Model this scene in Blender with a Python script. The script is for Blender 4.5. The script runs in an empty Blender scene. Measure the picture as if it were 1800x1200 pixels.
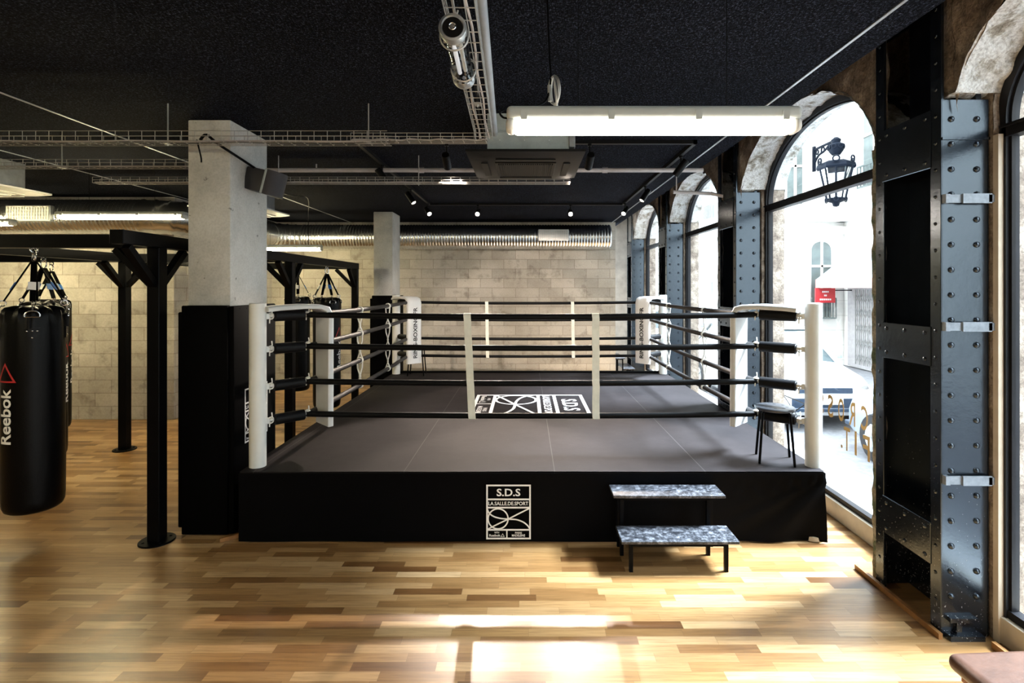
import bpy, bmesh, math, random
from mathutils import Vector, Matrix, noise
random.seed(7)
R = math.radians
PI = math.pi
scene = bpy.context.scene
COL = scene.collection
F, CX, CY, H = 930.0, 925.0, 505.0, 2.06       # focal length and vanishing point in pixels, eye height


def P(x, y, Y):
    """world point of pixel (x, y) at distance Y"""
    return Vector(((x - CX) / F * Y, Y, H - (y - CY) / F * Y))


# ------------------------------------------------------------------ materials
class NT:
    def __init__(s, name):
        s.m = bpy.data.materials.new(name)
        s.m.use_nodes = True
        s.t = s.m.node_tree
        s.b = s.t.nodes['Principled BSDF']
        s.out = s.t.nodes['Material Output']

    def n(s, kind, **kw):
        nd = s.t.nodes.new('ShaderNode' + kind)
        for k, v in kw.items():
            if k in nd.inputs:
                nd.inputs[k].default_value = v
            else:
                setattr(nd, k, v)
        return nd

    def l(s, a, b):
        s.t.links.new(a, b)

    def math(s, op, a, b=None, c=None):
        nd = s.n('Math', operation=op)
        for i, v in enumerate((a, b, c)):
            if v is None:
                continue
            if isinstance(v, (int, float)):
                nd.inputs[i].default_value = v
            else:
                s.l(v, nd.inputs[i])
        return nd.outputs[0]

    def coord(s, scale=(1, 1, 1), kind='Object'):
        tc = s.n('TexCoord')
        mp = s.n('Mapping')
        mp.inputs['Scale'].default_value = scale
        s.l(tc.outputs[kind], mp.inputs['Vector'])
        return mp.outputs[0]

    def noise(s, vec, scale, detail=4, rough=0.6):
        nd = s.n('TexNoise')
        nd.inputs['Scale'].default_value = scale
        nd.inputs['Detail'].default_value = detail
        nd.inputs['Roughness'].default_value = rough
        s.l(vec, nd.inputs['Vector'])
        return nd.outputs['Fac']

    def ramp(s, fac, stops):
        nd = s.n('ValToRGB')
        cr = nd.color_ramp
        while len(cr.elements) < len(stops):
            cr.elements.new(0.5)
        for e, (p, c) in zip(cr.elements, stops):
            e.position = p
            e.color = (*c, 1)
        s.l(fac, nd.inputs[0])
        return nd.outputs[0]

    def mix(s, fac, a, b, mode='MIX'):
        nd = s.n('Mix', data_type='RGBA', blend_type=mode)
        for i, v in ((0, fac), (6, a), (7, b)):
            if isinstance(v, (int, float)):
                nd.inputs[i].default_value = v
            elif isinstance(v, tuple):
                nd.inputs[i].default_value = (*v, 1)
            else:
                s.l(v, nd.inputs[i])
        return nd.outputs[2]

    def bump(s, height, strength=0.3, dist=0.01, prev=None):
        nd = s.n('Bump')
        nd.inputs['Strength'].default_value = strength
        nd.inputs['Distance'].default_value = dist
        s.l(height, nd.inputs['Height'])
        if prev is not None:
            s.l(prev, nd.inputs['Normal'])
        s.l(nd.outputs[0], s.b.inputs['Normal'])
        return nd.outputs[0]

    def base(s, c):
        if isinstance(c, tuple):
            s.b.inputs['Base Color'].default_value = (*c, 1)
        else:
            s.l(c, s.b.inputs['Base Color'])

    def set(s, **kw):
        for k, v in kw.items():
            s.b.inputs[k.replace('_', ' ')].default_value = v


def simple(name, c, rough=0.5, metal=0.0, var=0.15, vscale=12, bump=0.0, bscale=60, spec=0.5):
    t = NT(name)
    v = t.coord()
    n1 = t.noise(v, vscale, 3)
    lo = tuple(x * (1 - var) for x in c)
    hi = tuple(min(1, x * (1 + var)) for x in c)
    t.base(t.ramp(n1, [(0.3, lo), (0.7, hi)]))
    t.set(Roughness=rough, Metallic=metal)
    t.b.inputs['Specular IOR Level'].default_value = spec
    if bump:
        t.bump(t.noise(v, bscale, 4), bump, 0.004)
    return t.m


def emitter(name, c, strength):
    t = NT(name)
    t.base((0.9, 0.9, 0.88))
    t.b.inputs['Emission Color'].default_value = (*c, 1)
    t.b.inputs['Emission Strength'].default_value = strength
    return t.m


def m_parquet():
    t = NT('oak_parquet')
    tc = t.n('TexCoord')
    sep = t.n('SeparateXYZ')
    t.l(tc.outputs['Object'], sep.inputs[0])
    X, Y = sep.outputs[0], sep.outputs[1]
    W, L = 0.071, 0.46
    yr = t.math('DIVIDE', Y, W)
    row = t.math('FLOOR', yr)
    wn = t.n('TexWhiteNoise', noise_dimensions='1D')
    t.l(row, wn.inputs['W'])
    xr = t.math('ADD', t.math('DIVIDE', X, L), t.math('MULTIPLY', wn.outputs[0], 7.3))
    col = t.math('FLOOR', xr)
    cmb = t.n('CombineXYZ')
    t.l(col, cmb.inputs[0])
    t.l(row, cmb.inputs[1])
    wp = t.n('TexWhiteNoise', noise_dimensions='2D')
    t.l(cmb.outputs[0], wp.inputs['Vector'])
    tone = t.ramp(wp.outputs[0], [(0.0, (0.12, 0.051, 0.016)), (0.10, (0.22, 0.110, 0.039)), (0.45, (0.32, 0.176, 0.068)),
                                  (0.8, (0.40, 0.237, 0.105)), (1.0, (0.49, 0.318, 0.16))])
    # grain: stretched along the strip and shifted per strip
    mp = t.n('CombineXYZ')
    t.l(t.math('MULTIPLY', X, 2.2), mp.inputs[0])
    t.l(t.math('MULTIPLY', Y, 42), mp.inputs[1])
    t.l(t.math('MULTIPLY', wp.outputs[0], 37), mp.inputs[2])
    g = t.noise(mp.outputs[0], 1.6, 5, 0.65)
    gcol = t.ramp(g, [(0.32, (0.60, 0.56, 0.5)), (0.55, (1.0, 1.0, 1.0)), (0.75, (1.12, 1.1, 1.06))])
    c = t.mix(0.8, tone, gcol, 'MULTIPLY')
    fy = t.math('FRACT', yr)
    fx = t.math('FRACT', xr)
    ey = t.math('LESS_THAN', t.math('MINIMUM', fy, t.math('SUBTRACT', 1.0, fy)), 0.012)
    ex = t.math('LESS_THAN', t.math('MINIMUM', fx, t.math('SUBTRACT', 1.0, fx)), 0.0022)
    e = t.math('MAXIMUM', ey, ex)
    c = t.mix(t.math('MULTIPLY', e, 0.55), c, (0.12, 0.065, 0.025))
    t.base(c)
    rn = t.noise(tc.outputs['Object'], 3.0, 3)
    rr = t.n('MapRange')
    rr.inputs[3].default_value = 0.24
    rr.inputs[4].default_value = 0.38
    t.l(rn, rr.inputs[0])
    t.l(rr.outputs[0], t.b.inputs['Roughness'])
    t.bump(t.math('SUBTRACT', g, t.math('MULTIPLY', e, 1.5)), 0.10, 0.002)
    return t.m


def m_blocks():
    t = NT('concrete_block_wall')
    tc = t.n('TexCoord')
    sep = t.n('SeparateXYZ')
    t.l(tc.outputs['Object'], sep.inputs[0])
    cmb = t.n('CombineXYZ')
    t.l(t.math('ADD', sep.outputs[0], sep.outputs[1]), cmb.inputs[0])
    t.l(sep.outputs[2], cmb.inputs[1])
    br = t.n('TexBrick')
    br.offset = 0.5
    br.inputs['Scale'].default_value = 1.0
    br.inputs['Brick Width'].default_value = 0.51
    br.inputs['Row Height'].default_value = 0.205
    br.inputs['Mortar Size'].default_value = 0.006
    br.inputs['Mortar Smooth'].default_value = 0.3
    br.inputs['Bias'].default_value = 0.0
    br.inputs['Color1'].default_value = (0.40, 0.38, 0.345, 1)
    br.inputs['Color2'].default_value = (0.54, 0.515, 0.47, 1)
    br.inputs['Mortar'].default_value = (0.31, 0.28, 0.24, 1)
    t.l(cmb.outputs[0], br.inputs['Vector'])
    v = tc.outputs['Object']
    n1 = t.noise(v, 1.3, 5, 0.65)
    n2 = t.noise(v, 40, 3)
    n3 = t.noise(v, 4.5, 4)
    c = t.mix(0.8, br.outputs['Color'], t.ramp(n1, [(0.3, (0.72, 0.68, 0.62)), (0.6, (1.05, 1.03, 1.0))]), 'MULTIPLY')
    c = t.mix(0.45, c, t.ramp(n2, [(0.3, (0.72, 0.7, 0.68)), (0.7, (1.1, 1.1, 1.1))]), 'MULTIPLY')
    c = t.mix(0.6, c, t.ramp(n3, [(0.30, (0.42, 0.39, 0.36)), (0.46, (1, 1, 1))]), 'MULTIPLY')
    t.base(c)
    t.set(Roughness=0.9)
    hb = t.math('SUBTRACT', t.math('MULTIPLY', n2, 0.35), t.math('MULTIPLY', br.outputs['Fac'], 1.0))
    t.bump(hb, 0.5, 0.008)
    return t.m


def m_concrete():
    t = NT('raw_concrete')
    v = t.coord()
    n1 = t.noise(v, 2.2, 6, 0.65)
    n2 = t.noise(v, 55, 3)
    n3 = t.noise(v, 16, 2)
    c = t.ramp(n1, [(0.25, (0.36, 0.355, 0.33)), (0.5, (0.50, 0.49, 0.455)), (0.75, (0.60, 0.59, 0.56))])
    c = t.mix(0.5, c, t.ramp(n2, [(0.3, (0.75, 0.75, 0.74)), (0.6, (1.05, 1.05, 1.05))]), 'MULTIPLY')
    c = t.mix(0.9, c, t.ramp(n3, [(0.24, (0.35, 0.34, 0.32)), (0.29, (1, 1, 1))]), 'MULTIPLY')
    t.base(c)
    t.set(Roughness=0.8)
    t.bump(n2, 0.35, 0.004)
    return t.m


def m_felt():
    t = NT('black_felt_ceiling')
    v = t.coord()
    a = t.noise(t.coord((60, 140, 60)), 1.0, 4, 0.75)
    b = t.noise(t.coord((150, 50, 60)), 1.0, 4, 0.75)
    n = t.math('MULTIPLY', a, b)
    big = t.noise(v, 0.9, 4)
    c = t.ramp(n, [(0.17, (0.0008, 0.0008, 0.0011)), (0.28, (0.007, 0.008, 0.0125)), (0.42, (0.095, 0.11, 0.16))])  # bright bluish stop paints a lit sheen onto the black fibres
    c = t.mix(0.6, c, t.ramp(big, [(0.3, (0.6, 0.6, 0.6)), (0.7, (1.3, 1.3, 1.3))]), 'MULTIPLY')
    t.base(c)
    t.set(Roughness=0.95)
    t.b.inputs['Specular IOR Level'].default_value = 0.04
    t.bump(n, 0.8, 0.01)
    return t.m


def m_stone(name, cols, scale=6.0):
    t = NT(name)
    v = t.coord()
    n1 = t.noise(v, scale, 7, 0.7)
    n2 = t.noise(v, scale * 9, 4)
    c = t.ramp(n1, cols)
    c = t.mix(0.7, c, t.ramp(n2, [(0.3, (0.45, 0.43, 0.42)), (0.6, (1.1, 1.1, 1.1))]), 'MULTIPLY')
    t.base(c)
    t.set(Roughness=0.9)
    t.bump(t.math('ADD', n1, t.math('MULTIPLY', n2, 0.4)), 0.9, 0.03)
    return t.m


def m_iron():
    t = NT('black_gloss_iron_paint')
    v = t.coord()
    n1 = t.noise(v, 9, 5, 0.7)
    n2 = t.noise(v, 45, 3)
    sp = t.noise(v, 70, 2)
    low = t.n('SeparateXYZ')
    t.l(v, low.inputs[0])
    # dried plaster splashes, thicker near the foot of the column
    lim = t.n('MapRange')
    lim.inputs[1].default_value = 0.0
    lim.inputs[2].default_value = 1.6
    lim.inputs[3].default_value = 0.655
    lim.inputs[4].default_value = 0.80
    t.l(low.outputs[2], lim.inputs[0])
    spl = t.math('GREATER_THAN', sp, lim.outputs[0])
    c = t.ramp(n1, [(0.3, (0.004, 0.005, 0.008)), (0.7, (0.009, 0.012, 0.018))])
    c = t.mix(t.math('MULTIPLY', spl, 0.7), c, (0.42, 0.40, 0.38))
    t.base(c)
    t.set(Roughness=0.22, IOR=1.5)
    t.b.inputs['Specular IOR Level'].default_value = 0.85
    t.b.inputs['Specular Tint'].default_value = (0.72, 0.86, 1.0, 1)
    b1 = t.bump(n1, 0.12, 0.015)
    t.bump(n2, 0.06, 0.003, b1)
    return t.m


def m_canvas():
    t = NT('ring_canvas_vinyl')
    tc = t.n('TexCoord')
    sep = t.n('SeparateXYZ')
    t.l(tc.outputs['Object'], sep.inputs[0])
    n1 = t.noise(tc.outputs['Object'], 1.7, 6, 0.65)
    n2 = t.noise(tc.outputs['Object'], 9, 5, 0.7)
    c = t.ramp(n1, [(0.25, (0.012, 0.0098, 0.0105)), (0.75, (0.024, 0.0198, 0.021))])
    c = t.mix(0.55, c, t.ramp(n2, [(0.3, (0.7, 0.7, 0.7)), (0.7, (1.2, 1.2, 1.2))]), 'MULTIPLY')
    seam = None
    xs = sep.outputs[0]
    fx = t.math('FRACT', t.math('DIVIDE', t.math('ADD', xs, 20 * 1.22 + 1.04), 1.22))
    d = t.math('ABSOLUTE', t.math('SUBTRACT', fx, 0.5))
    seam = t.math('GREATER_THAN', d, 0.4965)
    c = t.mix(t.math('MULTIPLY', seam, 0.3), c, (0.12, 0.108, 0.108))
    t.base(c)
    t.set(Roughness=0.7)
    t.b.inputs['Specular IOR Level'].default_value = 0.1
    ch = t.n('TexChecker')
    ch.inputs['Scale'].default_value = 90
    mp = t.n('Mapping')
    mp.inputs['Rotation'].default_value = (0, 0, R(45))
    t.l(tc.outputs['Object'], mp.inputs[0])
    t.l(mp.outputs[0], ch.inputs[0])
    t.bump(t.math('ADD', ch.outputs['Fac'], t.math('MULTIPLY', n2, 2.0)), 0.12, 0.003)
    return t.m


def m_marble():
    t = NT('speckled_step_tread')
    v = t.coord()
    n1 = t.noise(v, 22, 8, 0.8)
    n2 = t.noise(v, 7, 4)
    c = t.ramp(n1, [(0.42, (0.008, 0.0085, 0.011)), (0.52, (0.055, 0.057, 0.066)), (0.62, (0.19, 0.195, 0.215))])
    c = t.mix(0.6, c, t.ramp(n2, [(0.3, (0.5, 0.5, 0.5)), (0.7, (1.2, 1.2, 1.2))]), 'MULTIPLY')
    t.base(c)
    t.set(Roughness=0.35)
    t.bump(n1, 0.25, 0.003)
    return t.m


def m_facade():
    t = NT('pale_stone_facade')
    tc = t.n('TexCoord')
    sep = t.n('SeparateXYZ')
    t.l(tc.outputs['Object'], sep.inputs[0])
    f = t.math('FRACT', t.math('DIVIDE', sep.outputs[2], 0.42))
    j = t.math('LESS_THAN', f, 0.05)
    n1 = t.noise(tc.outputs['Object'], 1.5, 5)
    c = t.ramp(n1, [(0.3, (0.66, 0.64, 0.60)), (0.7, (0.80, 0.78, 0.74))])
    c = t.mix(t.math('MULTIPLY', j, 0.4), c, (0.4, 0.38, 0.35))
    t.base(c)
    t.set(Roughness=0.9)
    return t.m


def m_glass(name='window_glass', tint=(0.97, 0.99, 0.985)):
    t = NT(name)
    t.t.nodes.remove(t.b)
    tr = t.n('BsdfTransparent')
    tr.inputs[0].default_value = (*tint, 1)
    gl = t.n('BsdfGlossy')
    gl.inputs['Roughness'].default_value = 0.02
    fr = t.n('Fresnel')
    fr.inputs[0].default_value = 1.45
    mx = t.n('MixShader')
    t.l(fr.outputs[0], mx.inputs[0])
    t.l(tr.outputs[0], mx.inputs[1])
    t.l(gl.outputs[0], mx.inputs[2])
    t.l(mx.outputs[0], t.out.inputs[0])
    return t.m


M = {}
M['parquet'] = m_parquet()
M['blocks'] = m_blocks()
M['concrete'] = m_concrete()
M['felt'] = m_felt()
M['stone'] = m_stone('brown_rubble_stone', [(0.25, (0.06, 0.045, 0.035)), (0.45, (0.21, 0.165, 0.13)), (0.6, (0.38, 0.32, 0.26)), (0.75, (0.55, 0.50, 0.45))])
M['jamb'] = m_stone('mossy_jamb_stone', [(0.25, (0.06, 0.05, 0.035)), (0.42, (0.09, 0.13, 0.07)), (0.52, (0.26, 0.22, 0.15)), (0.75, (0.45, 0.40, 0.31))], 9)
M['plaster'] = m_stone('flaking_whitewash', [(0.28, (0.10, 0.085, 0.065)), (0.40, (0.34, 0.31, 0.26)), (0.50, (0.66, 0.66, 0.65)), (0.75, (0.80, 0.81, 0.82))], 7)
M['smooth_plaster'] = simple('grey_plaster', (0.62, 0.60, 0.57), 0.85, var=0.2, vscale=4, bump=0.2)
M['iron'] = m_iron()
M['canvas'] = m_canvas()
M['tread'] = m_marble()
M['facade'] = m_facade()
M['glass'] = m_glass()
M['lamp_glass'] = m_glass('clear_tube_glass', (0.9, 0.93, 0.95))
M['black_steel'] = simple('black_powder_coat', (0.0022, 0.0022, 0.0026), 0.38, bump=0.15, bscale=220, var=0.2, spec=0.06)
M['black_vinyl'] = simple('black_padded_vinyl', (0.0012, 0.0012, 0.0014), 0.65, bump=0.12, bscale=120, spec=0.03)
M['skirt'] = simple('black_skirt_cloth', (0.0010, 0.0010, 0.0015), 0.65, bump=0.25, bscale=260, spec=0.06)
M['bag'] = simple('black_bag_leather', (0.0014, 0.0014, 0.0017), 0.36, bump=0.3, bscale=70, spec=0.12)
M['rope'] = simple('black_rope_sleeve', (0.004, 0.004, 0.0045), 0.5, var=0.2, spec=0.1)
M['rope_lit'] = simple('lit_black_rope_sleeve', (0.020, 0.017, 0.017), 0.55, var=0.2, spec=0.25)  # same black sleeve, coloured lighter and browner for light on the side ropes
M['foam'] = simple('black_foam', (0.004, 0.004, 0.005), 0.5, spec=0.14, bump=0.2, bscale=150)
M['white_vinyl'] = simple('white_pad_vinyl', (0.62, 0.63, 0.63), 0.35, var=0.05, vscale=5, bump=0.08, bscale=14)
M['white_post'] = simple('white_post_sleeve', (0.66, 0.67, 0.65), 0.4, var=0.04, vscale=5)
M['white_cord'] = simple('white_cord', (0.78, 0.76, 0.70), 0.8, var=0.1, bump=0.4, bscale=300)
M['strap'] = simple('cream_webbing', (0.66, 0.66, 0.58), 0.85, var=0.08, bump=0.3, bscale=300)
M['print_white'] = simple('white_print', (0.80, 0.79, 0.78), 0.6, var=0.04)
M['print_red'] = simple('red_print', (0.42, 0.014, 0.016), 0.5, var=0.06)
M['print_black'] = simple('black_print', (0.012, 0.012, 0.012), 0.5, var=0.05)
M['gold'] = simple('gold_window_print', (0.36, 0.20, 0.055), 0.5, var=0.1)
M['grey_print'] = simple('grey_window_print', (0.24, 0.24, 0.23), 0.6, var=0.05)
M['galv'] = simple('galvanised_steel', (0.50, 0.52, 0.53), 0.32, 0.85, var=0.18, vscale=9)
M['duct'] = simple('spiral_duct_steel', (0.66, 0.67, 0.68), 0.26, 1.0, var=0.14, vscale=7)
M['zinc_wire'] = simple('zinc_wire', (0.40, 0.40, 0.39), 0.45, 0.7, var=0.1)
M['chrome'] = simple('chrome', (0.5, 0.5, 0.51), 0.25, 1.0, var=0.04)
M['strap_steel'] = simple('grey_painted_steel', (0.20, 0.23, 0.27), 0.45, 0.2, var=0.2, vscale=30)
M['ac_box'] = simple('grey_green_sheet_metal', (0.30, 0.34, 0.335), 0.5, 0.2, var=0.12)
M['ac_black'] = simple('black_grille_plastic', (0.004, 0.0038, 0.004), 0.45, var=0.1, spec=0.15)
M['ac_white'] = simple('off_white_plastic', (0.62, 0.61, 0.57), 0.45, var=0.05)
M['conduit'] = simple('grey_plastic_conduit', (0.46, 0.43, 0.43), 0.45, var=0.1)
M['conduit_blue'] = simple('painted_conduit', (0.32, 0.36, 0.41), 0.45, var=0.1)
M['lamp_body'] = simple('grey_lamp_housing', (0.42, 0.44, 0.42), 0.5, var=0.05)
M['tube_big'] = emitter('cool_tube_diffuser', (1.0, 0.97, 0.82), 22.0)
M['tube'] = emitter('warm_tube_diffuser', (1.0, 0.86, 0.50), 100.0)
M['bulb'] = emitter('warm_spot_lens', (1.0, 0.86, 0.72), 60.0)
M['bulb_dim'] = emitter('dim_spot_lens', (1.0, 0.86, 0.72), 12.0)
M['led'] = emitter('glowing_lamp_tube', (0.86, 0.9, 1.0), 0.35)
M['speaker'] = simple('black_speaker_case', (0.016, 0.015, 0.017), 0.5, var=0.1)
M['speaker_mesh'] = simple('speaker_cloth', (0.022, 0.02, 0.023), 0.7, var=0.1, bump=0.5, bscale=400)
M['leather'] = simple('worn_brown_leather', (0.058, 0.028, 0.018), 0.42, spec=0.3, var=0.3, vscale=9, bump=0.2, bscale=60)
M['dark_wood'] = simple('reddish_wood', (0.16, 0.055, 0.022), 0.4, var=0.3, vscale=20)
M['wood_strip'] = simple('varnished_oak_strip', (0.30, 0.14, 0.045), 0.4, var=0.25, vscale=15)
M['frame'] = simple('dark_window_frame', (0.010, 0.010, 0.012), 0.45, var=0.2, spec=0.2)
M['sill'] = simple('beige_sill_paint', (0.56, 0.49, 0.39), 0.6, var=0.12, vscale=6)
M['bead'] = simple('aluminium_bead', (0.45, 0.47, 0.5), 0.4, 0.5, var=0.1)
M['stool_seat'] = simple('black_stool_plastic', (0.03, 0.031, 0.036), 0.3, var=0.1)
M['blue_tape'] = simple('blue_tape', (0.02, 0.11, 0.36), 0.5, var=0.1)
M['asphalt'] = simple('asphalt', (0.20, 0.20, 0.21), 0.9, var=0.2, bump=0.3)
M['pavement'] = simple('pale_pavement', (0.55, 0.54, 0.52), 0.9, var=0.1, vscale=3)
M['car_white'] = simple('white_car_paint', (0.72, 0.73, 0.74), 0.25, var=0.03)
M['car_silver'] = simple('pale_blue_car_paint', (0.42, 0.50, 0.60), 0.25, 0.2, var=0.03)
M['tyre'] = simple('tyre_rubber', (0.02, 0.02, 0.022), 0.8, var=0.1)
M['car_glass'] = simple('dark_car_glass', (0.06, 0.085, 0.095), 0.08, var=0.1)
M['grille'] = simple('dark_blue_grille', (0.035, 0.055, 0.09), 0.35, var=0.15)
M['lamp_iron'] = simple('blue_black_cast_iron', (0.004, 0.007, 0.014), 0.6, var=0.1, spec=0.1)
M['win_far'] = simple('grey_green_window', (0.13, 0.155, 0.15), 0.2, var=0.25, vscale=2)
M['awning'] = simple('grey_blue_awning', (0.40, 0.46, 0.54), 0.8, var=0.08)
M['awning_red'] = simple('faded_pink_valance', (0.70, 0.27, 0.24), 0.8, var=0.08)
M['sign_red'] = simple('red_sign', (0.52, 0.02, 0.03), 0.5, var=0.05)
M['shutter'] = simple('grey_shop_front', (0.36, 0.34, 0.34), 0.6, var=0.1)

# ------------------------------------------------------------------ mesh builder
ORG = {}


class MB:
    def __init__(s):
        s.v = []
        s.f = []

    def add(s, vs, fs):
        o = len(s.v)
        s.v += [Vector(a) for a in vs]
        s.f += [tuple(i + o for i in f) for f in fs]
        return s

    def box(s, a, b, mat=None):
        x0, y0, z0 = a
        x1, y1, z1 = b
        vs = [Vector(p) for p in ((x0, y0, z0), (x1, y0, z0), (x1, y1, z0), (x0, y1, z0), (x0, y0, z1), (x1, y0, z1), (x1, y1, z1), (x0, y1, z1))]
        if mat is not None:
            vs = [mat @ p for p in vs]
        return s.add(vs, [(0, 3, 2, 1), (4, 5, 6, 7), (0, 1, 5, 4), (1, 2, 6, 5), (2, 3, 7, 6), (3, 0, 4, 7)])

    def rbox(s, a, b, r=0.01, seg=2, mat=None):
        bm = bmesh.new()
        bmesh.ops.create_cube(bm, size=1)
        a = Vector(a)
        b = Vector(b)
        for v in bm.verts:
            v.co = Vector([(a[i] + b[i]) / 2 + v.co[i] * (b[i] - a[i]) for i in range(3)])
        bmesh.ops.bevel(bm, geom=bm.edges[:], offset=r, segments=seg, affect='EDGES', profile=0.5)
        return s.bm(bm, mat)

    def bm(s, bm, mat=None):
        bm.verts.index_update()
        vs = [(mat @ v.co) if mat is not None else v.co.copy() for v in bm.verts]
        fs = [tuple(v.index for v in f.verts) for f in bm.faces]
        bm.free()
        return s.add(vs, fs)

    def frame_of(s, d):
        d = d.normalized()
        up = Vector((0, 0, 1)) if abs(d.z) < 0.9 else Vector((1, 0, 0))
        a = d.cross(up).normalized()
        return a, a.cross(d).normalized()

    def cyl(s, p, q, r, r2=None, n=12, caps=True):
        p, q = Vector(p), Vector(q)
        r2 = r if r2 is None else r2
        a, b = s.frame_of(q - p)
        vs = []
        for c, rr in ((p, r), (q, r2)):
            vs += [c + (a * math.cos(2 * PI * i / n) + b * math.sin(2 * PI * i / n)) * rr for i in range(n)]
        fs = [(i, n + i, n + (i + 1) % n, (i + 1) % n) for i in range(n)]
        if caps:
            fs += [tuple(range(n)), tuple(range(2 * n - 1, n - 1, -1))]
        return s.add(vs, fs)

    def bar(s, p, q, w, h=None):
        """rectangular bar between two points"""
        h = w if h is None else h
        p, q = Vector(p), Vector(q)
        a, b = s.frame_of(q - p)
        vs = [c + a * (sx * w / 2) + b * (sy * h / 2) for c in (p, q) for sx, sy in ((-1, -1), (1, -1), (1, 1), (-1, 1))]
        return s.add(vs, [(0, 1, 2, 3), (7, 6, 5, 4), (0, 4, 5, 1), (1, 5, 6, 2), (2, 6, 7, 3), (3, 7, 4, 0)])

    def tube(s, pts, r, n=8, closed=False, caps=True):
        pts = [Vector(p) for p in pts]
        m = len(pts)
        rs = r if isinstance(r, (list, tuple)) else [r] * m
        vs = []
        prev = None
        for i, p in enumerate(pts):
            if closed:
                d = pts[(i + 1) % m] - pts[i - 1]
            else:
                d = pts[min(i + 1, m - 1)] - pts[max(i - 1, 0)]
            d.normalize()
            if prev is None:
                a, b = s.frame_of(d)
            else:
                a = prev - d * prev.dot(d)
                a = a.normalized() if a.length > 1e-6 else s.frame_of(d)[0]
                b = a.cross(d).normalized()
            prev = a
            vs += [p + (a * math.cos(2 * PI * k / n) + b * math.sin(2 * PI * k / n)) * rs[i] for k in range(n)]
        fs = []
        for i in range(m if closed else m - 1):
            j = (i + 1) % m
            fs += [(i * n + k, j * n + k, j * n + (k + 1) % n, i * n + (k + 1) % n) for k in range(n)]
        if caps and not closed:
            fs += [tuple(range(n)), tuple(range(m * n - 1, (m - 1) * n - 1, -1))]
        return s.add(vs, fs)

    def lathe(s, prof, o, axis=(0, 0, 1), n=24, caps=True):
        """prof: [(radius, distance along axis)]"""
        o = Vector(o)
        ax = Vector(axis).normalized()
        a, b = s.frame_of(ax)
        vs = []
        for r, z in prof:
            vs += [o + ax * z + (a * math.cos(2 * PI * i / n) + b * math.sin(2 * PI * i / n)) * r for i in range(n)]
        fs = []
        for k in range(len(prof) - 1):
            fs += [(k * n + i, (k + 1) * n + i, (k + 1) * n + (i + 1) % n, k * n + (i + 1) % n) for i in range(n)]
        if caps:
            fs += [tuple(range(n)), tuple(range(len(prof) * n - 1, (len(prof) - 1) * n - 1, -1))]
        return s.add(vs, fs)

    def torus(s, c, r, t, axis=(0, 0, 1), n=16, k=6, arc=(0, 2 * PI), squash=1.0):
        c = Vector(c)
        a, b = s.frame_of(Vector(axis))
        full = abs(arc[1] - arc[0] - 2 * PI) < 1e-4
        m = n if full else n + 1
        pts = [c + a * math.cos(arc[0] + (arc[1] - arc[0]) * i / n) * r + b * math.sin(arc[0] + (arc[1] - arc[0]) * i / n) * r * squash for i in range(m)]
        return s.tube(pts, t, k, closed=full)

    def dome(s, c, r, axis, h=0.7, n=8):
        c = Vector(c)
        return s.lathe([(r, 0), (r * 0.85, r * h * 0.55), (r * 0.45, r * h * 0.92), (r * 0.05, r * h)], c, axis, n)

    def poly(s, pts):
        return s.add(pts, [tuple(range(len(pts)))])

    def prism(s, pts, d):
        """closed outline pts extruded by vector d"""
        n = len(pts)
        d = Vector(d)
        vs = [Vector(p) for p in pts] + [Vector(p) + d for p in pts]
        return s.add(vs, [tuple(range(n - 1, -1, -1)), tuple(range(n, 2 * n))] + [(i, (i + 1) % n, n + (i + 1) % n, n + i) for i in range(n)])

    def build(s, name, mat, parent=None, smooth=35, fix=False):
        me = bpy.data.meshes.new(name)
        o = bpy.data.objects.new(name, me)
        off = Vector((0, 0, 0))
        if parent is not None:
            off = ORG.get(parent.name, off)
        me.from_pydata([v - off for v in s.v], [], s.f)
        me.update()
        if fix:
            bm = bmesh.new()
            bm.from_mesh(me)
            bmesh.ops.recalc_face_normals(bm, faces=bm.faces[:])
            bm.to_mesh(me)
            bm.free()
        if smooth:
            me.shade_smooth()
            me.set_sharp_from_angle(angle=R(smooth))
        me.materials.append(mat)
        COL.objects.link(o)
        if parent is not None:
            o.parent = parent
            ORG[o.name] = off
        return o


def tag(o, label=None, cat=None, group=None, kind=None):
    if label:
        o['label'] = label
    if cat:
        o['category'] = cat
    if group:
        o['group'] = group
    if kind:
        o['kind'] = kind
    return o


def thing(name, label, cat, loc=(0, 0, 0), group=None, kind=None):
    o = bpy.data.objects.new(name, None)
    o.empty_display_size = 0.1
    o.location = loc
    COL.objects.link(o)
    ORG[o.name] = Vector(loc)
    return tag(o, label, cat, group, kind)


def copy_tree(o, parent=None):
    c = o.copy()
    COL.objects.link(c)
    c.parent = parent
    for ch in list(o.children):
        copy_tree(ch, c)
    return c


def dup(o, loc, rz=0.0, label=None, group=None):
    c = copy_tree(o)
    c.location = loc
    c.rotation_euler = (0, 0, rz)
    return tag(c, label, None, group)


_txt = {}


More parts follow.
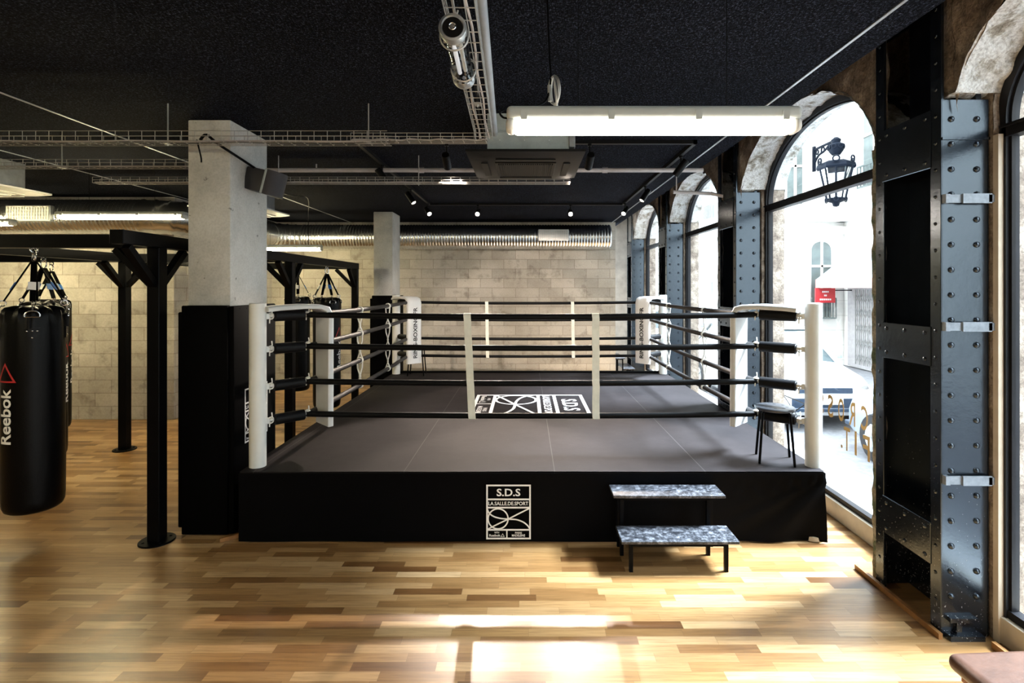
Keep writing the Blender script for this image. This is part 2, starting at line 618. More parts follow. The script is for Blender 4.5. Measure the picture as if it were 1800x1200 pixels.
def text2d(s, h=1.0, width=None, bold=0.0):
    """text as flat geometry, centred on 0,0, cap height h (and width if given)"""
    key = (s, bold)
    if key not in _txt:
        cu = bpy.data.curves.new('lettering_curve', 'FONT')
        cu.body = s
        cu.size = 1.0
        cu.offset = bold
        cu.resolution_u = 3
        cu.fill_mode = 'FRONT'
        ob = bpy.data.objects.new('lettering_curve', cu)
        COL.objects.link(ob)
        bpy.context.view_layer.update()
        me = bpy.data.meshes.new_from_object(ob.evaluated_get(bpy.context.evaluated_depsgraph_get()))
        vs = [(v.co.x, v.co.y) for v in me.vertices]
        fs = [tuple(p.vertices) for p in me.polygons]
        bpy.data.objects.remove(ob)
        bpy.data.curves.remove(cu)
        bpy.data.meshes.remove(me)
        _txt[key] = (vs, fs)
    vs, fs = _txt[key]
    xs = [v[0] for v in vs]
    ys = [v[1] for v in vs]
    cx, cy = (min(xs) + max(xs)) / 2, (min(ys) + max(ys)) / 2
    k = h / max(1e-6, max(ys) - min(ys))
    kx = k if width is None else width / max(1e-6, max(xs) - min(xs))
    return [((a - cx) * kx, (b - cy) * k) for a, b in vs], fs


class Flat:
    """flat print drawn in its own u,v plane, then mapped on a surface"""

    def __init__(s):
        s.v = []
        s.f = []
        s.k = []
        s.layer = 0

    def add(s, vs, fs):
        o = len(s.v)
        s.layer += 1
        s.k += [s.layer] * len(vs)
        s.v += vs
        s.f += [tuple(i + o for i in f) for f in fs]

    def rect(s, x0, y0, x1, y1):
        s.add([(x0, y0), (x1, y0), (x1, y1), (x0, y1)], [(0, 1, 2, 3)])

    def line(s, pts, w, closed=False):
        n = len(pts)
        vs = []
        for i, p in enumerate(pts):
            a = Vector(pts[i - 1] if (closed or i > 0) else pts[i])
            b = Vector(pts[(i + 1) % n] if (closed or i < n - 1) else pts[i])
            d = (b - a).normalized()
            nn = Vector((-d.y, d.x)) * (w / 2)
            vs += [(p[0] + nn.x, p[1] + nn.y), (p[0] - nn.x, p[1] - nn.y)]
        fs = []
        for i in range(n if closed else n - 1):
            j = (i + 1) % n
            fs.append((2 * i, 2 * i + 1, 2 * j + 1, 2 * j))
        s.add(vs, fs)

    def text(s, t, x, y, h, width=None, bold=0.0):
        vs, fs = text2d(t, h, width, bold)
        s.add([(a + x, b + y) for a, b in vs], fs)

    def dense(s, size):
        """split long edges so that the print can follow a curved surface"""
        bm = bmesh.new()
        lay = bm.verts.layers.int.new('k')
        vs = []
        for (u, v), k in zip(s.v, s.k):
            w = bm.verts.new((u, v, 0))
            w[lay] = k
            vs.append(w)
        for f in s.f:
            bm.faces.new([vs[i] for i in f])
        bmesh.ops.triangulate(bm, faces=bm.faces[:])
        for it in range(4):
            es = [e for e in bm.edges if e.calc_length() > size]
            if not es:
                break
            bmesh.ops.subdivide_edges(bm, edges=es, cuts=1)
            bmesh.ops.triangulate(bm, faces=[f for f in bm.faces if len(f.verts) > 3])
        bm.verts.index_update()
        s.v = [(v.co.x, v.co.y) for v in bm.verts]
        s.k = [1] * len(s.v)
        s.f = [tuple(v.index for v in f.verts) for f in bm.faces]
        bm.free()
        return s

    def to(s, mb, fn):
        # overlapping strokes of ink lie a hair above each other
        out = []
        e = 1e-3
        for (u, v), k in zip(s.v, s.k):
            p = fn(u, v)
            n = (fn(u + e, v) - p).cross(fn(u, v + e) - p)
            out.append(p + n.normalized() * (k * 4e-5))
        mb.add(out, s.f)
        return mb


def spline(pts, k=8):
    out = []
    n = len(pts)
    for i in range(n - 1):
        p0, p1, p2, p3 = pts[max(i - 1, 0)], pts[i], pts[i + 1], pts[min(i + 2, n - 1)]
        for j in range(k):
            t = j / k
            out.append(tuple(0.5 * (2 * b + (c - a) * t + (2 * a - 5 * b + 4 * c - d) * t * t + (-a + 3 * b - 3 * c + d) * t ** 3)
                             for a, b, c, d in zip(p0, p1, p2, p3)))
    out.append(tuple(pts[-1]))
    return out


def club_logo():
    """the club's framed emblem, drawn in units of its own width (centre 0,0; 1 wide, 1.22 high)"""
    f = Flat()
    k = 1 / 660.0

    def q(x, y):
        return ((x - 815) * k, (627.5 - y) * k)

    def hl(y, x0=485, x1=1145, w=24):
        a, b = q(x0, y + w / 2), q(x1, y - w / 2)
        f.rect(a[0], a[1], b[0], b[1])

    def vl(x, y0, y1, w=24):
        a, b = q(x - w / 2, y1), q(x + w / 2, y0)
        f.rect(a[0], a[1], b[0], b[1])
    hl(237)
    hl(1018)
    vl(497, 225, 1030)
    vl(1133, 225, 1030)
    hl(442)
    hl(563)
    hl(890)
    vl(790, 890, 1010, 18)
    f.text('S.D.S', *q(815, 340), 112 * k, 350 * k, 0.02)
    f.text('LA.SALLE.DE.SPORT', *q(812, 503), 54 * k, 590 * k, 0.015)
    f.line([q(660 + 148 * math.cos(2 * PI * i / 40), 728 + 148 * math.sin(2 * PI * i / 40)) for i in range(40)], 20 * k, True)
    f.line([q(*p) for p in spline([(497, 580), (530, 645), (600, 695), (700, 722), (810, 732), (930, 740), (1030, 775), (1100, 830), (1133, 885)], 5)], 20 * k)
    f.line([q(*p) for p in spline([(505, 882), (650, 808), (810, 732), (960, 655), (1128, 572)], 4)], 20 * k)
    f.text('WITH', *q(640, 930), 24 * k, 70 * k, 0.02)
    f.text('Reebok', *q(612, 972), 36 * k, 165 * k, 0.02)
    f.line([q(*p) for p in ((728, 948), (752, 990), (703, 990))], 11 * k, True)
    f.text('PARIS', *q(962, 934), 28 * k, 100 * k, 0.02)
    f.text('MADELEINE', *q(962, 972), 34 * k, 195 * k, 0.02)
    return f


LOGO = club_logo()

# ------------------------------------------------------------------ the room
ZC = 3.47      # felt ceiling
ZT = 4.08      # structural ceiling over the window strip
XW = 2.47      # room face of the window wall
BAY, YC0, HALF = 3.05, 4.965, 1.185
ARCZ, ARCB = 3.04, 0.73


def struct(name, mb, mat, parent=None, smooth=35, **kw):
    o = mb.build(name, mat, parent, smooth, **kw)
    if parent is None:
        o['kind'] = 'structure'
    return o


mb = MB()
mb.box((-12, -4, -0.12), (2.96, 13.1, 0))
tag(struct('floor', mb, M['parquet']), 'oak parquet floor of short strips', 'floor')
mb = MB()
mb.box((-12, -4, ZC), (2.06, 13.1, ZT + 0.1))
tag(struct('ceiling', mb, M['felt']), 'black felt covered ceiling', 'ceiling')
mb = MB()
mb.box((2.06, -4, ZT), (3.0, 13.1, ZT + 0.1))
struct('ceiling_strip', mb, M['felt'])
for i, x in enumerate((1.86, -3.8, -5.4)):
    mb = MB()
    mb.box((x - 0.009, -4, ZC - 0.006), (x + 0.009, 11.45, ZC))
    tag(struct('trim_%d' % (i + 1), mb, M['bead']), 'thin metal bead on the black ceiling', 'trim')
mb = MB()
mb.box((-5.5, 11.45, 0), (1.93, 11.75, ZC))
tag(struct('wall_back', mb, M['blocks']), 'raw concrete block wall behind the ring', 'wall')
mb = MB()
mb.box((-12, 8.26, 0), (-5.5, 11.75, ZC))
tag(struct('wall_left', mb, M['blocks']), 'raw concrete block wall behind the punching bags', 'wall')
mb = MB()
mb.box((1.5, 13.0, 0), (3.0, 13.2, ZT))
tag(struct('wall_far', mb, M['smooth_plaster']), 'pale plaster wall of the far corner', 'wall')
mb = MB()
mb.box((-12.2, -4, 0), (-12, 11.75, ZC))
struct('wall_side', mb, M['smooth_plaster'])
mb = MB()
mb.box((-12, -4.2, 0), (2.96, -4, ZT))
struct('wall_front', mb, M['smooth_plaster'])


def nz(p, s):
    return noise.noise(Vector(p) * s)


def arc_z(dy):
    a = max(0.0, 1 - (dy / HALF) ** 2)
    return ARCZ + ARCB * math.sqrt(a)


SPR = 3.19     # springer line, top of the iron plates
wall = MB()
soffits = []
for b in range(-2, 3):
    yc = YC0 + BAY * b
    # spandrel above the arch: vertical strips of rough stone
    N, K = 56, 10
    ys = [-1.30] + [-HALF * math.cos(PI * i / N) for i in range(N + 1)] + [1.27]
    rows = []
    for dy in ys:
        zb = arc_z(dy) if abs(dy) <= HALF - 1e-6 else SPR
        if abs(dy) >= HALF - 1e-6:
            zb = max(ARCZ, SPR) if dy > 0 else ARCZ
        zb += 0.025 * nz((0, yc + dy, 9.1), 7)
        col_ = []
        for k in range(K + 1):
            z = zb + (ZT - zb) * k / K
            d = 0.035 * nz((1.7, yc + dy, z), 5) + 0.02 * nz((4.7, yc + dy, z), 17)
            col_.append(Vector((XW + 0.03 + d, yc + dy, z)))
        rows.append(col_)
    o = len(wall.v)
    for r_ in rows:
        wall.v += r_
    for i in range(len(rows) - 1):
        for k in range(K):
            a = o + i * (K + 1) + k
            wall.f.append((a, a + 1, a + K + 2, a + K + 1))
    # near pier edge of stone beside the iron column (full height)
    ny = 3
    for (y0, y1) in ((-1.30, -HALF),):
        o = len(wall.v)
        KZ = 60
        for i in range(ny + 1):
            for k in range(KZ + 1):
                z = (ARCZ + 0.03) * k / KZ
                y = yc + y0 + (y1 - y0) * i / ny
                e = (0.028 * nz((3.3, 0, z), 6) + 0.012 * nz((8.3, 0, z), 19)) if i == ny else 0
                d = 0.02 * nz((1.7, y, z), 8)
                wall.v.append(Vector((XW + 0.02 + d, y + e, z)))
        for i in range(ny):
            for k in range(KZ):
                a = o + i * (KZ + 1) + k
                wall.f.append((a, a + 1, a + KZ + 2, a + KZ + 1))
    # street face
    wall.box((2.985, yc - BAY / 2 - 0.01, -0.2), (3.0, yc - HALF, ZT + 2.5))
    wall.box((2.985, yc + HALF, -0.2), (3.0, yc + BAY / 2 + 0.01, ZT + 2.5))
    o = len(wall.v)
    for i in range(N + 1):
        dy = -HALF * math.cos(PI * i / N)
        wall.v += [Vector((3.0, yc + dy, arc_z(dy))), Vector((3.0, yc + dy, ZT + 2.5)), Vector((2.985, yc + dy, arc_z(dy))), Vector((2.985, yc + dy, ZT + 2.5))]
    for i in range(N):
        a = o + 4 * i
        wall.f += [(a, a + 1, a + 5, a + 4), (a + 2, a + 6, a + 7, a + 3)]
    # pier masonry behind the iron column
    wall.box((2.74, yc + HALF + 0.005, -0.1), (2.99, yc + BAY - HALF - 0.005, ZT))
    # rough far jamb below the springer
    o = len(wall.v)
    KZ = 50
    for i in range(5):
        for k in range(KZ + 1):
            z = SPR * k / KZ
            x = 2.735 + 0.26 * i / 4
            d = 0.02 * nz((x, yc, z), 8) + 0.01 * nz((x, yc + 4, z), 23)
            wall.v.append(Vector((x, yc + HALF - 0.008 + d, z)))
    for i in range(4):
        for k in range(KZ):
            a = o + i * (KZ + 1) + k
            wall.f.append((a, a + KZ + 1, a + KZ + 2, a + 1))
    soffits.append(yc)
wr = struct('wall_right', wall, M['stone'])
tag(wr, 'rough stone window wall with five arches', 'wall')
for yc in soffits:
    s_ = MB()
    N = 120
    pts = []
    for i in range(N + 1):
        t = PI * i / N
        pts.append((HALF * math.cos(t), ARCZ + ARCB * math.sin(t), math.cos(t), math.sin(t)))
    pts = [(1.27, SPR, 0, 1), (HALF + 0.05, SPR, 0.3, 0.9), (HALF + 0.015, SPR + 0.01, 0.7, 0.6)] + [p for p in pts if not (p[0] > 0 and p[1] < SPR)]
    M_ = 14
    for (dy, z, a, b2) in pts:
        for k in range(M_ + 1):
            x = XW + 0.015 + (3.0 - XW - 0.015) * k / M_
            d = (0.04 * nz((x, yc + dy, z), 6) + 0.018 * nz((x + 3, yc + dy, z), 19)) * min(1.0, (3.0 - x) / 0.2, 0.45 + (x - XW) / 0.12)
            s_.v.append(Vector((x, yc + dy + a * d, z + b2 * d)))
    for i in range(len(pts) - 1):
        for k in range(M_):
            a = i * (M_ + 1) + k
            s_.f.append((a, a + 1, a + M_ + 2, a + M_ + 1))
    s_.build('arch_soffit', M['plaster'], wr)
    j = MB()
    KZ = 60
    for i in range(M_ + 1):
        for k in range(KZ + 1):
            z = ARCZ * k / KZ
            x = XW + 0.005 + (2.99 - XW) * i / M_
            e = 0.028 * nz((3.3, 0, z), 6) + 0.012 * nz((8.3, 0, z), 19)
            d = e + (0.012 * nz((x, yc, z), 15) if i else 0)
            j.v.append(Vector((x, yc - HALF + d, z)))
    for i in range(M_):
        for k in range(KZ):
            a = i * (KZ + 1) + k
            j.f.append((a, a + 1, a + KZ + 2, a + KZ + 1))
    # broken front edge of the jamb seen from the room
    for k in range(KZ):
        pass
    o = len(j.v)
    for i in range(4):
        for k in range(KZ + 1):
            z = ARCZ * k / KZ
            e = 0.028 * nz((3.3, 0, z), 6) + 0.012 * nz((8.3, 0, z), 19)
            y = yc - 1.285 + (1.285 - HALF + e) * i / 3
            j.v.append(Vector((XW + 0.004 + 0.012 * nz((2.2, y, z), 14), y, z)))
    for i in range(3):
        for k in range(KZ):
            a = o + i * (KZ + 1) + k
            j.f.append((a, a + 1, a + KZ + 2, a + KZ + 1))
    j.build('stone_jamb', M['jamb'], wr)

# sills
for b in range(-2, 3):
    yc = YC0 + BAY * b
    mb = MB()
    mb.rbox((2.745, yc - HALF, 0.0), (2.945, yc + HALF, 0.155), 0.008)
    struct('trim_%d' % (b + 6), mb, M['sill'])

# arched windows
SILL = 0.15
TRZ = 2.93


def outline(yc, inset, z0):
    a, bb = HALF - inset, ARCB - inset
    pts = [(yc - a, z0)]
    n = 40
    for i in range(n + 1):
        t = PI * (1 - i / n)
        pts.append((yc + a * math.cos(t), ARCZ + bb * math.sin(t)))
    pts.append((yc + a, z0))
    return pts


WIN = []
for b in range(-2, 3):
    yc = YC0 + BAY * b
    w = thing('window_%d' % (b + 3), None, None, (2.8, yc, 0), kind='structure')
    f = MB()
    o1, o2 = outline(yc, -0.01, SILL), outline(yc, 0.05, SILL)
    n = len(o1)
    for (x0, x1, oa, ob) in ((2.765, 2.845, o1, o2), (2.785, 2.825, o2, outline(yc, 0.066, SILL))):
        vs = [Vector((x, p[0], p[1])) for x in (x0, x1) for oo in (oa, ob) for p in oo]
        fs = []
        for i in range(n - 1):
            fs += [(i, i + 1, n + i + 1, n + i), (2 * n + i, 3 * n + i, 3 * n + i + 1, 2 * n + i + 1), (n + i, n + i + 1, 3 * n + i + 1, 3 * n + i), (i, 2 * n + i, 2 * n + i + 1, i + 1)]
        f.add(vs, fs)
    f.build('frame', M['frame'], w, fix=True)
    f = MB()
    f.box((2.775, yc - HALF + 0.05, SILL), (2.835, yc + HALF - 0.05, SILL + 0.05))
    f.build('bottom_rail', M['frame'], w)
    f = MB()
    f.box((2.765, yc - HALF + 0.02, TRZ), (2.845, yc + HALF - 0.02, TRZ + 0.055))
    f.box((2.75, yc - HALF + 0.02, TRZ + 0.055), (2.80, yc + HALF - 0.02, TRZ + 0.07))
    f.build('transom', M['frame'], w)
    g = MB()
    g.poly([Vector((2.806, p[0], p[1])) for p in outline(yc, 0.05, SILL + 0.04)])
    g.build('pane', M['glass'], w, smooth=0)
    WIN.append(w)
for i, w in enumerate(WIN):
    tag(w, ['arched shop window behind the photographer', 'arched window cut off at the edge of the frame beside the leather bench',
            'wide arched window with gold lettering beside the front of the ring', 'arched window with grey outlined lettering between two iron columns',
            'narrowest looking arched window at the far end of the stone wall'][i], 'window')


def win_print(w, letters, mat, hh, ww, name='lettering'):
    """letters: (char, y, z) read from the street"""
    m = MB()
    for ch, y, z in letters:
        vs, fs = text2d(ch, hh if ch != '.' else 0.03, ww if ch not in '.I' else 0.028, 0.012)
        m.add([Vector((2.8025, y + a, z + c)) for a, c in vs], fs)
    m.build(name, mat, w, smooth=0)


win_print(WIN[2], [('C', 4.385, 0.975), ('R', 4.55, 0.972), ('O', 4.71, 0.97), ('S', 4.875, 0.968), ('S', 5.03, 0.965),
                   ('F', 4.36, 0.735), ('I', 4.50, 0.735), ('T', 4.625, 0.735), ('.', 4.70, 0.65)], M['gold'], 0.205, 0.088)
# outlined letters on the second window: hollow strokes
m = MB()
for y0, z0, hh, ww in ((8.62, 1.02, 0.34, 0.17), (8.37, 1.02, 0.34, 0.17), (7.98, 0.98, 0.3, 0.13)):
    fl = Flat()
    pr = [(-ww / 2, hh / 2), (-ww / 2, -hh / 2 + ww / 2)] + [(ww / 2 * -math.cos(PI * i / 8), -hh / 2 + ww / 2 - ww / 2 * math.sin(PI * i / 8)) for i in range(1, 8)] + [(ww / 2, -hh / 2 + ww / 2), (ww / 2, hh / 2)]
    if hh < 0.32:
        pr = [(-u, -v) for u, v in pr]
    fl.line(pr, 0.012)
    fl.to(m, lambda u, v: Vector((2.8025, y0 + u, z0 + v)))
fl = Flat()
fl.line([(-0.05, -0.15), (-0.05, 0.15), (0.05, -0.15), (0.05, 0.15)], 0.014)
fl.to(m, lambda u, v: Vector((2.8025, 7.76 + u, 0.98 + v)))
m.build('lettering', M['grey_print'], WIN[3], smooth=0)
# beige plaster bead beside the near window frame
mb = MB()
mb.box((2.735, YC0 - BAY + HALF - 0.035, 0.0), (2.775, YC0 - BAY + HALF + 0.0, 2.95))
struct('trim_9', mb, M['sill'])

mb = MB()
mb.box((-0.10, -0.012, 0), (0.10, 0.012, 0.03), Matrix.Translation((-2.40, 4.34, 0.001)) @ Matrix.Rotation(R(38), 4, 'Z'))
tag(struct('baseboard_left', mb, M['wood_strip']), 'short oak strip end at the foot of the padded pillar', 'baseboard')

# ------------------------------------------------------------------ iron columns
GRP_COL = 'riveted iron columns of the window wall'


def iron_column(y0, label):
    c = thing('iron_column', label, 'column', (2.45, y0, 0), GRP_COL, 'structure')
    x0, x1 = 2.45, 2.73
    d = 0.585
    for (ya, yb, sgn, nm) in ((y0, y0 + 0.02, -1, 'web_plate'), (y0 + d - 0.02, y0 + d, 1, 'web_plate')):
        m = MB()
        m.rbox((x0, ya, 0), (x1, yb, SPR - 0.02), 0.004, 1)
        m.box((x0, ya - 0.008, 2.93), (x1, yb, 2.945))
        if sgn < 0:
            z = 0.24
            while z < SPR - 0.05:
                for xx in (x0 + 0.055, x0 + 0.205):
                    m.dome((xx, ya, z), 0.019, (0, -1, 0), 0.8)
                z += 0.148
        m.build(nm, M['iron'], c)
    for (ya, yb) in ((y0, y0 + 0.085), (y0 + d - 0.085, y0 + d)):
        m = MB()
        m.rbox((x0 - 0.004, ya + 0.001, 0), (x0 + 0.016, yb - 0.001, ZT), 0.003, 1)
        z = 0.2
        while z < ZT - 0.1:
            m.dome((x0 - 0.004, (ya + yb) / 2, z), 0.012, (-1, 0, 0), 0.5)
            z += 0.16
        m.build('flange', M['iron'], c)
    m = MB()
    m.box((2.67, y0 + 0.02, 0), (2.70, y0 + d - 0.02, ZT))
    for yy in (y0 + 0.22, y0 + 0.36):
        z = 0.15
        while z < 3.9:
            m.dome((2.67, yy, z + (0.08 if yy > y0 + 0.3 else 0)), 0.015, (-1, 0, 0), 0.8)
            z += 0.19
        m.box((2.652, yy - 0.05, 0), (2.67, yy - 0.035, ZT))
    m.build('back_plate', M['iron'], c)
    for (za, zb) in ((0.39, 0.64), (1.583, 1.823), (2.78, 3.13)):
        m = MB()
        m.rbox((x0 - 0.010, y0 + 0.075, za), (x0 + 0.012, y0 + d - 0.075, zb), 0.003, 1)
        for z in (za + 0.04, zb - 0.04):
            for k in range(3):
                m.dome((x0 - 0.010, y0 + 0.12 + (d - 0.24) * k / 2, z), 0.014, (-1, 0, 0), 0.6)
        m.build('batten_plate', M['iron'], c)
    m = MB()
    m.box((x0 + 0.02, y0 - 0.045, 0), (x1 - 0.06, y0, 0.03))
    m.box((x0 + 0.03, y0 - 0.03, 0.10), (x1 - 0.09, y0, 0.125))
    m.box((x0 + 0.07, y0 - 0.025, 0.03), (x0 + 0.10, y0, 0.1))
    m.build('base_shoe', M['iron'], c)
    return c


near = iron_column(YC0 - BAY + HALF + 0.02, 'nearest full iron column, with three steel straps running to the window frame')
base_y = near.location.y
for k, lab in ((-1, 'iron column outside the picture beside the bench'), (1, 'iron column standing between the window with gold lettering and the next arch'),
               (2, 'second iron column along the ring, before the last arch'), (3, 'farthest iron column, beside the pale plaster corner')):
    dup(near, (2.45, base_y + BAY * k, 0), 0, lab, GRP_COL)
for z in (2.58, 1.83, 0.93):
    m = MB()
    m.box((2.455, base_y - 0.022, z - 0.024), (2.55, base_y - 0.010, z + 0.024))
    m.box((2.55, base_y - 0.034, z - 0.028), (2.72, base_y - 0.022, z + 0.028))
    m.box((2.70, base_y - 0.034, z - 0.022), (2.79, base_y - 0.024, z + 0.022))
    m.box((2.452, base_y - 0.03, z - 0.026), (2.478, base_y, z + 0.026))
    tag(m.build('steel_strap', M['strap_steel'], near), 'grey steel strap')

# fallen strips of oak along the foot of the columns
mb = MB()
a = Vector((2.425, 3.10, 0.0))
mb.box((-0.012, 0, 0), (0.012, 0.78, 0.034), Matrix.Translation((2.425, 3.095, 0.001)) @ Matrix.Rotation(R(0.6), 4, 'Z'))
tag(struct('baseboard_right', mb, M['wood_strip']), 'narrow varnished oak strip along the foot of the nearest iron column', 'baseboard')
mb = MB()
mb.box((2.655, 2.86, 0), (2.68, 3.02, 0.04))
tag(struct('baseboard_window', mb, M['wood_strip']), 'short oak strip under the near window', 'baseboard')

# ------------------------------------------------------------------ concrete pillars and their padding
for i, (y0, y1, lab) in enumerate(((4.45, 5.085, 'square raw concrete pillar at the near left corner of the ring'), (9.86, 10.43, 'square raw concrete pillar at the far left corner of the ring'))):
    mb = MB()
    mb.rbox((-2.847, y0, 0), (-2.488, y1, ZC), 0.012, 2)
    o = mb.build('concrete_pillar', M['concrete'])
    tag(o, lab, 'pillar', 'concrete pillars', 'structure')


def pillar_pad(y0, y1, label, logo):
    p = thing('pillar_padding', label, 'padding', (-2.66, y0, 0), 'padding around the concrete pillars')
    m = MB()
    m.rbox((-2.862, y0 - 0.065, 0.008), (-2.478, y0 - 0.006, 1.91), 0.012, 2)
    for k in range(5):
        m.dome((-2.83 + 0.085 * k, y0 - 0.065, 1.885), 0.006, (0, -1, 0))
    m.build('front_panel', M['black_vinyl'], p)
    m = MB()
    m.rbox((-2.48, y0 - 0.045, 0.008), (-2.435, y1 + 0.06, 1.905), 0.012, 2)
    for k in range(5):
        m.dome((-2.435, y0 + 0.05 + 0.11 * k, 1.88), 0.006, (1, 0, 0))
    sp = m.build('side_panel', M['black_vinyl'], p)
    m = MB()
    m.rbox((-2.90, y0 - 0.05, 0.06), (-2.855, y1 + 0.05, 1.855), 0.012, 2)
    m.build('side_panel', M['black_vinyl'], p)
    if logo:
        m = MB()
        LOGO.to(m, lambda u, v: Vector((-2.4335, 4.775 + u * 0.40, 0.945 + v * 0.385)))
        tag(m.build('emblem', M['print_white'], sp, smooth=0), 'white printed emblem')
    return p


pillar_pad(4.45, 5.085, 'tall black padding wrapped around the near concrete pillar', True)
pillar_pad(9.86, 10.43, 'black padding wrapped around the far concrete pillar', False)

# ------------------------------------------------------------------ boxing ring
PX0, PX1, PY0, PY1, PZ = -2.32, 2.42, 4.28, 9.25, 0.57
ring = thing('boxing_ring', 'raised boxing ring with black canvas, black ropes and white corner pads', 'boxing ring', (0.05, 6.77, 0))
m = MB()
nx, ny = 40, 40
for i in range(nx + 1):
    for j in range(ny + 1):
        x = PX0 + (PX1 - PX0) * i / nx
        y = PY0 + (PY1 - PY0) * j / ny
        z = PZ + 0.004 * nz((x, y, 0), 1.3)
        if j == ny:
            z += 0.02
        m.v.append(Vector((x, y, z)))
for i in range(nx):
    for j in range(ny):
        a = i * (ny + 1) + j
        m.f.append((a, a + ny + 1, a + ny + 2, a + 1))
m.box((PX0 + 0.002, PY0 + 0.002, PZ - 0.05), (PX1 - 0.002, PY1 - 0.002, PZ - 0.008))
canvas = m.build('canvas', M['canvas'], ring)
m = MB()
m.rbox((PX0 - 0.01, PY1 - 0.07, PZ - 0.02), (PX1 + 0.01, PY1 + 0.02, PZ + 0.035), 0.02, 2)
m.build('rear_edge_roll', M['black_vinyl'], ring)
m = MB()
LOGO.to(m, lambda u, v: Vector((0.045 + v * 1.18, 6.70 - u * 1.22, PZ + 0.007)))
tag(m.build('emblem', M['print_white'], canvas, smooth=0), 'large white emblem on the canvas')


def skirt_side(fn, length, nrm, bulge):
    """fn(t,z) -> point; cloth hanging with folds that grow toward t = 1 (the corner)"""
    m = MB()
    N, K = 150, 14
    for i in range(N + 1):
        t = i / N
        for k in range(K + 1):
            h = k / K
            z = 0.012 + (PZ - 0.006 - 0.012) * h
            d = 0.012 * nz((t * length * 1.6, 0.3, h * 0.7), 1.2) * (1 - h)
            s_ = t * length
            e = max(0.0, (t - 0.80) / 0.2) if bulge else 0
            # fan of folds running up to the corner
            ang = (1.02 - t) * length / max(0.12, (1.06 - h))
            d += e * 0.03 * (0.35 + 0.65 * (1 - h)) * math.sin(ang * 13.0 + 1.0)
            if h > 0.9:
                d += 0.006
            m.v.append(fn(t, z) + nrm * d)
    for i in range(N):
        for k in range(K):
            a = i * (K + 1) + k
            m.f.append((a, a + K + 1, a + K + 2, a + 1))
    return m


m = skirt_side(lambda t, z: Vector((PX0 + (PX1 - PX0) * t, PY0 - 0.012, z)), PX1 - PX0, Vector((0, -1, 0)), True)
sk = m.build('skirt', M['skirt'], ring, smooth=60)
m = skirt_side(lambda t, z: Vector((PX1 - 0.01, PY1 - (PY1 - PY0) * t, z)), PY1 - PY0, Vector((0.6, 0, 0)), False)
m.build('skirt', M['skirt'], ring, smooth=60)
m = skirt_side(lambda t, z: Vector((PX0, PY0 + (PY1 - PY0) * t, z)), PY1 - PY0, Vector((-1, 0, 0)), False)
m.build('skirt', M['skirt'], ring, smooth=60)
m = skirt_side(lambda t, z: Vector((PX1 - (PX1 - PX0) * t, PY1, z)), PX1 - PX0, Vector((0, 1, 0)), False)
m.build('skirt', M['skirt'], ring, smooth=60)
m = MB()
m.box((PX0 + 0.06, PY0 + 0.05, 0.06), (PX1 - 0.06, PY1 - 0.05, PZ - 0.05))
m.build('platform_frame', M['black_steel'], ring)
m = MB()
LOGO.to(m, lambda u, v: Vector((-0.142 + u * 0.358, PY0 - 0.030, 0.257 + v * 0.36)))
tag(m.build('emblem', M['print_white'], sk, smooth=0), 'white framed emblem on the skirt')
for (x, y) in ((PX1 - 0.075, PY0 + 0.066), (PX0 + 0.12, PY0 + 0.15), (PX0 + 0.09, PY1 - 0.09), (PX1 - 0.09, PY1 - 0.09)):
    m = MB()
    m.lathe([(0.075, 0), (0.085, 0.012), (0.08, 0.04), (0.04, 0.06)], (x, y, 0), (0, 0, 1), 20)
    m.build('foot', M['sill'], ring)

POSTS = {'nl': (-2.243, 4.42), 'nr': (2.40, 4.42), 'fl': (-2.243, 9.13), 'fr': (2.36, 9.13)}
CORN = {'nl': (-1.95, 4.72), 'nr': (2.05, 4.72), 'fl': (-1.95, 8.78), 'fr': (2.02, 8.78)}
RZ = [1.816, 1.537, 1.2226, 0.933]
TOPZ = 1.935
for k, (x, y) in POSTS.items():
    m = MB()
    r = 0.066
    m.lathe([(r, 0), (r, TOPZ - PZ - 0.006), (r - 0.008, TOPZ - PZ)], (x, y, PZ - 0.004), (0, 0, 1), 28)
    m.build('ring_post', M['white_post'], ring)


def knot(m, c, d, s=1.0):
    """small white cord knot: loop and two ends"""
    c = Vector(c)
    a, b = m.frame_of(Vector(d))
    m.torus(c, 0.020 * s, 0.006, a, 12, 6)
    m.torus(c + Vector((0, 0, 0.012)), 0.016 * s, 0.006, b, 12, 6)
    m.tube([c, c + a * 0.03 + Vector((0, 0, 0.03)) * s, c + a * 0.02 + Vector((0, 0, 0.055)) * s], 0.005, 6)
    m.tube([c, c - a * 0.025 - Vector((0, 0, 0.02)) * s, c - a * 0.03 - Vector((0, 0, 0.05)) * s], 0.005, 6)


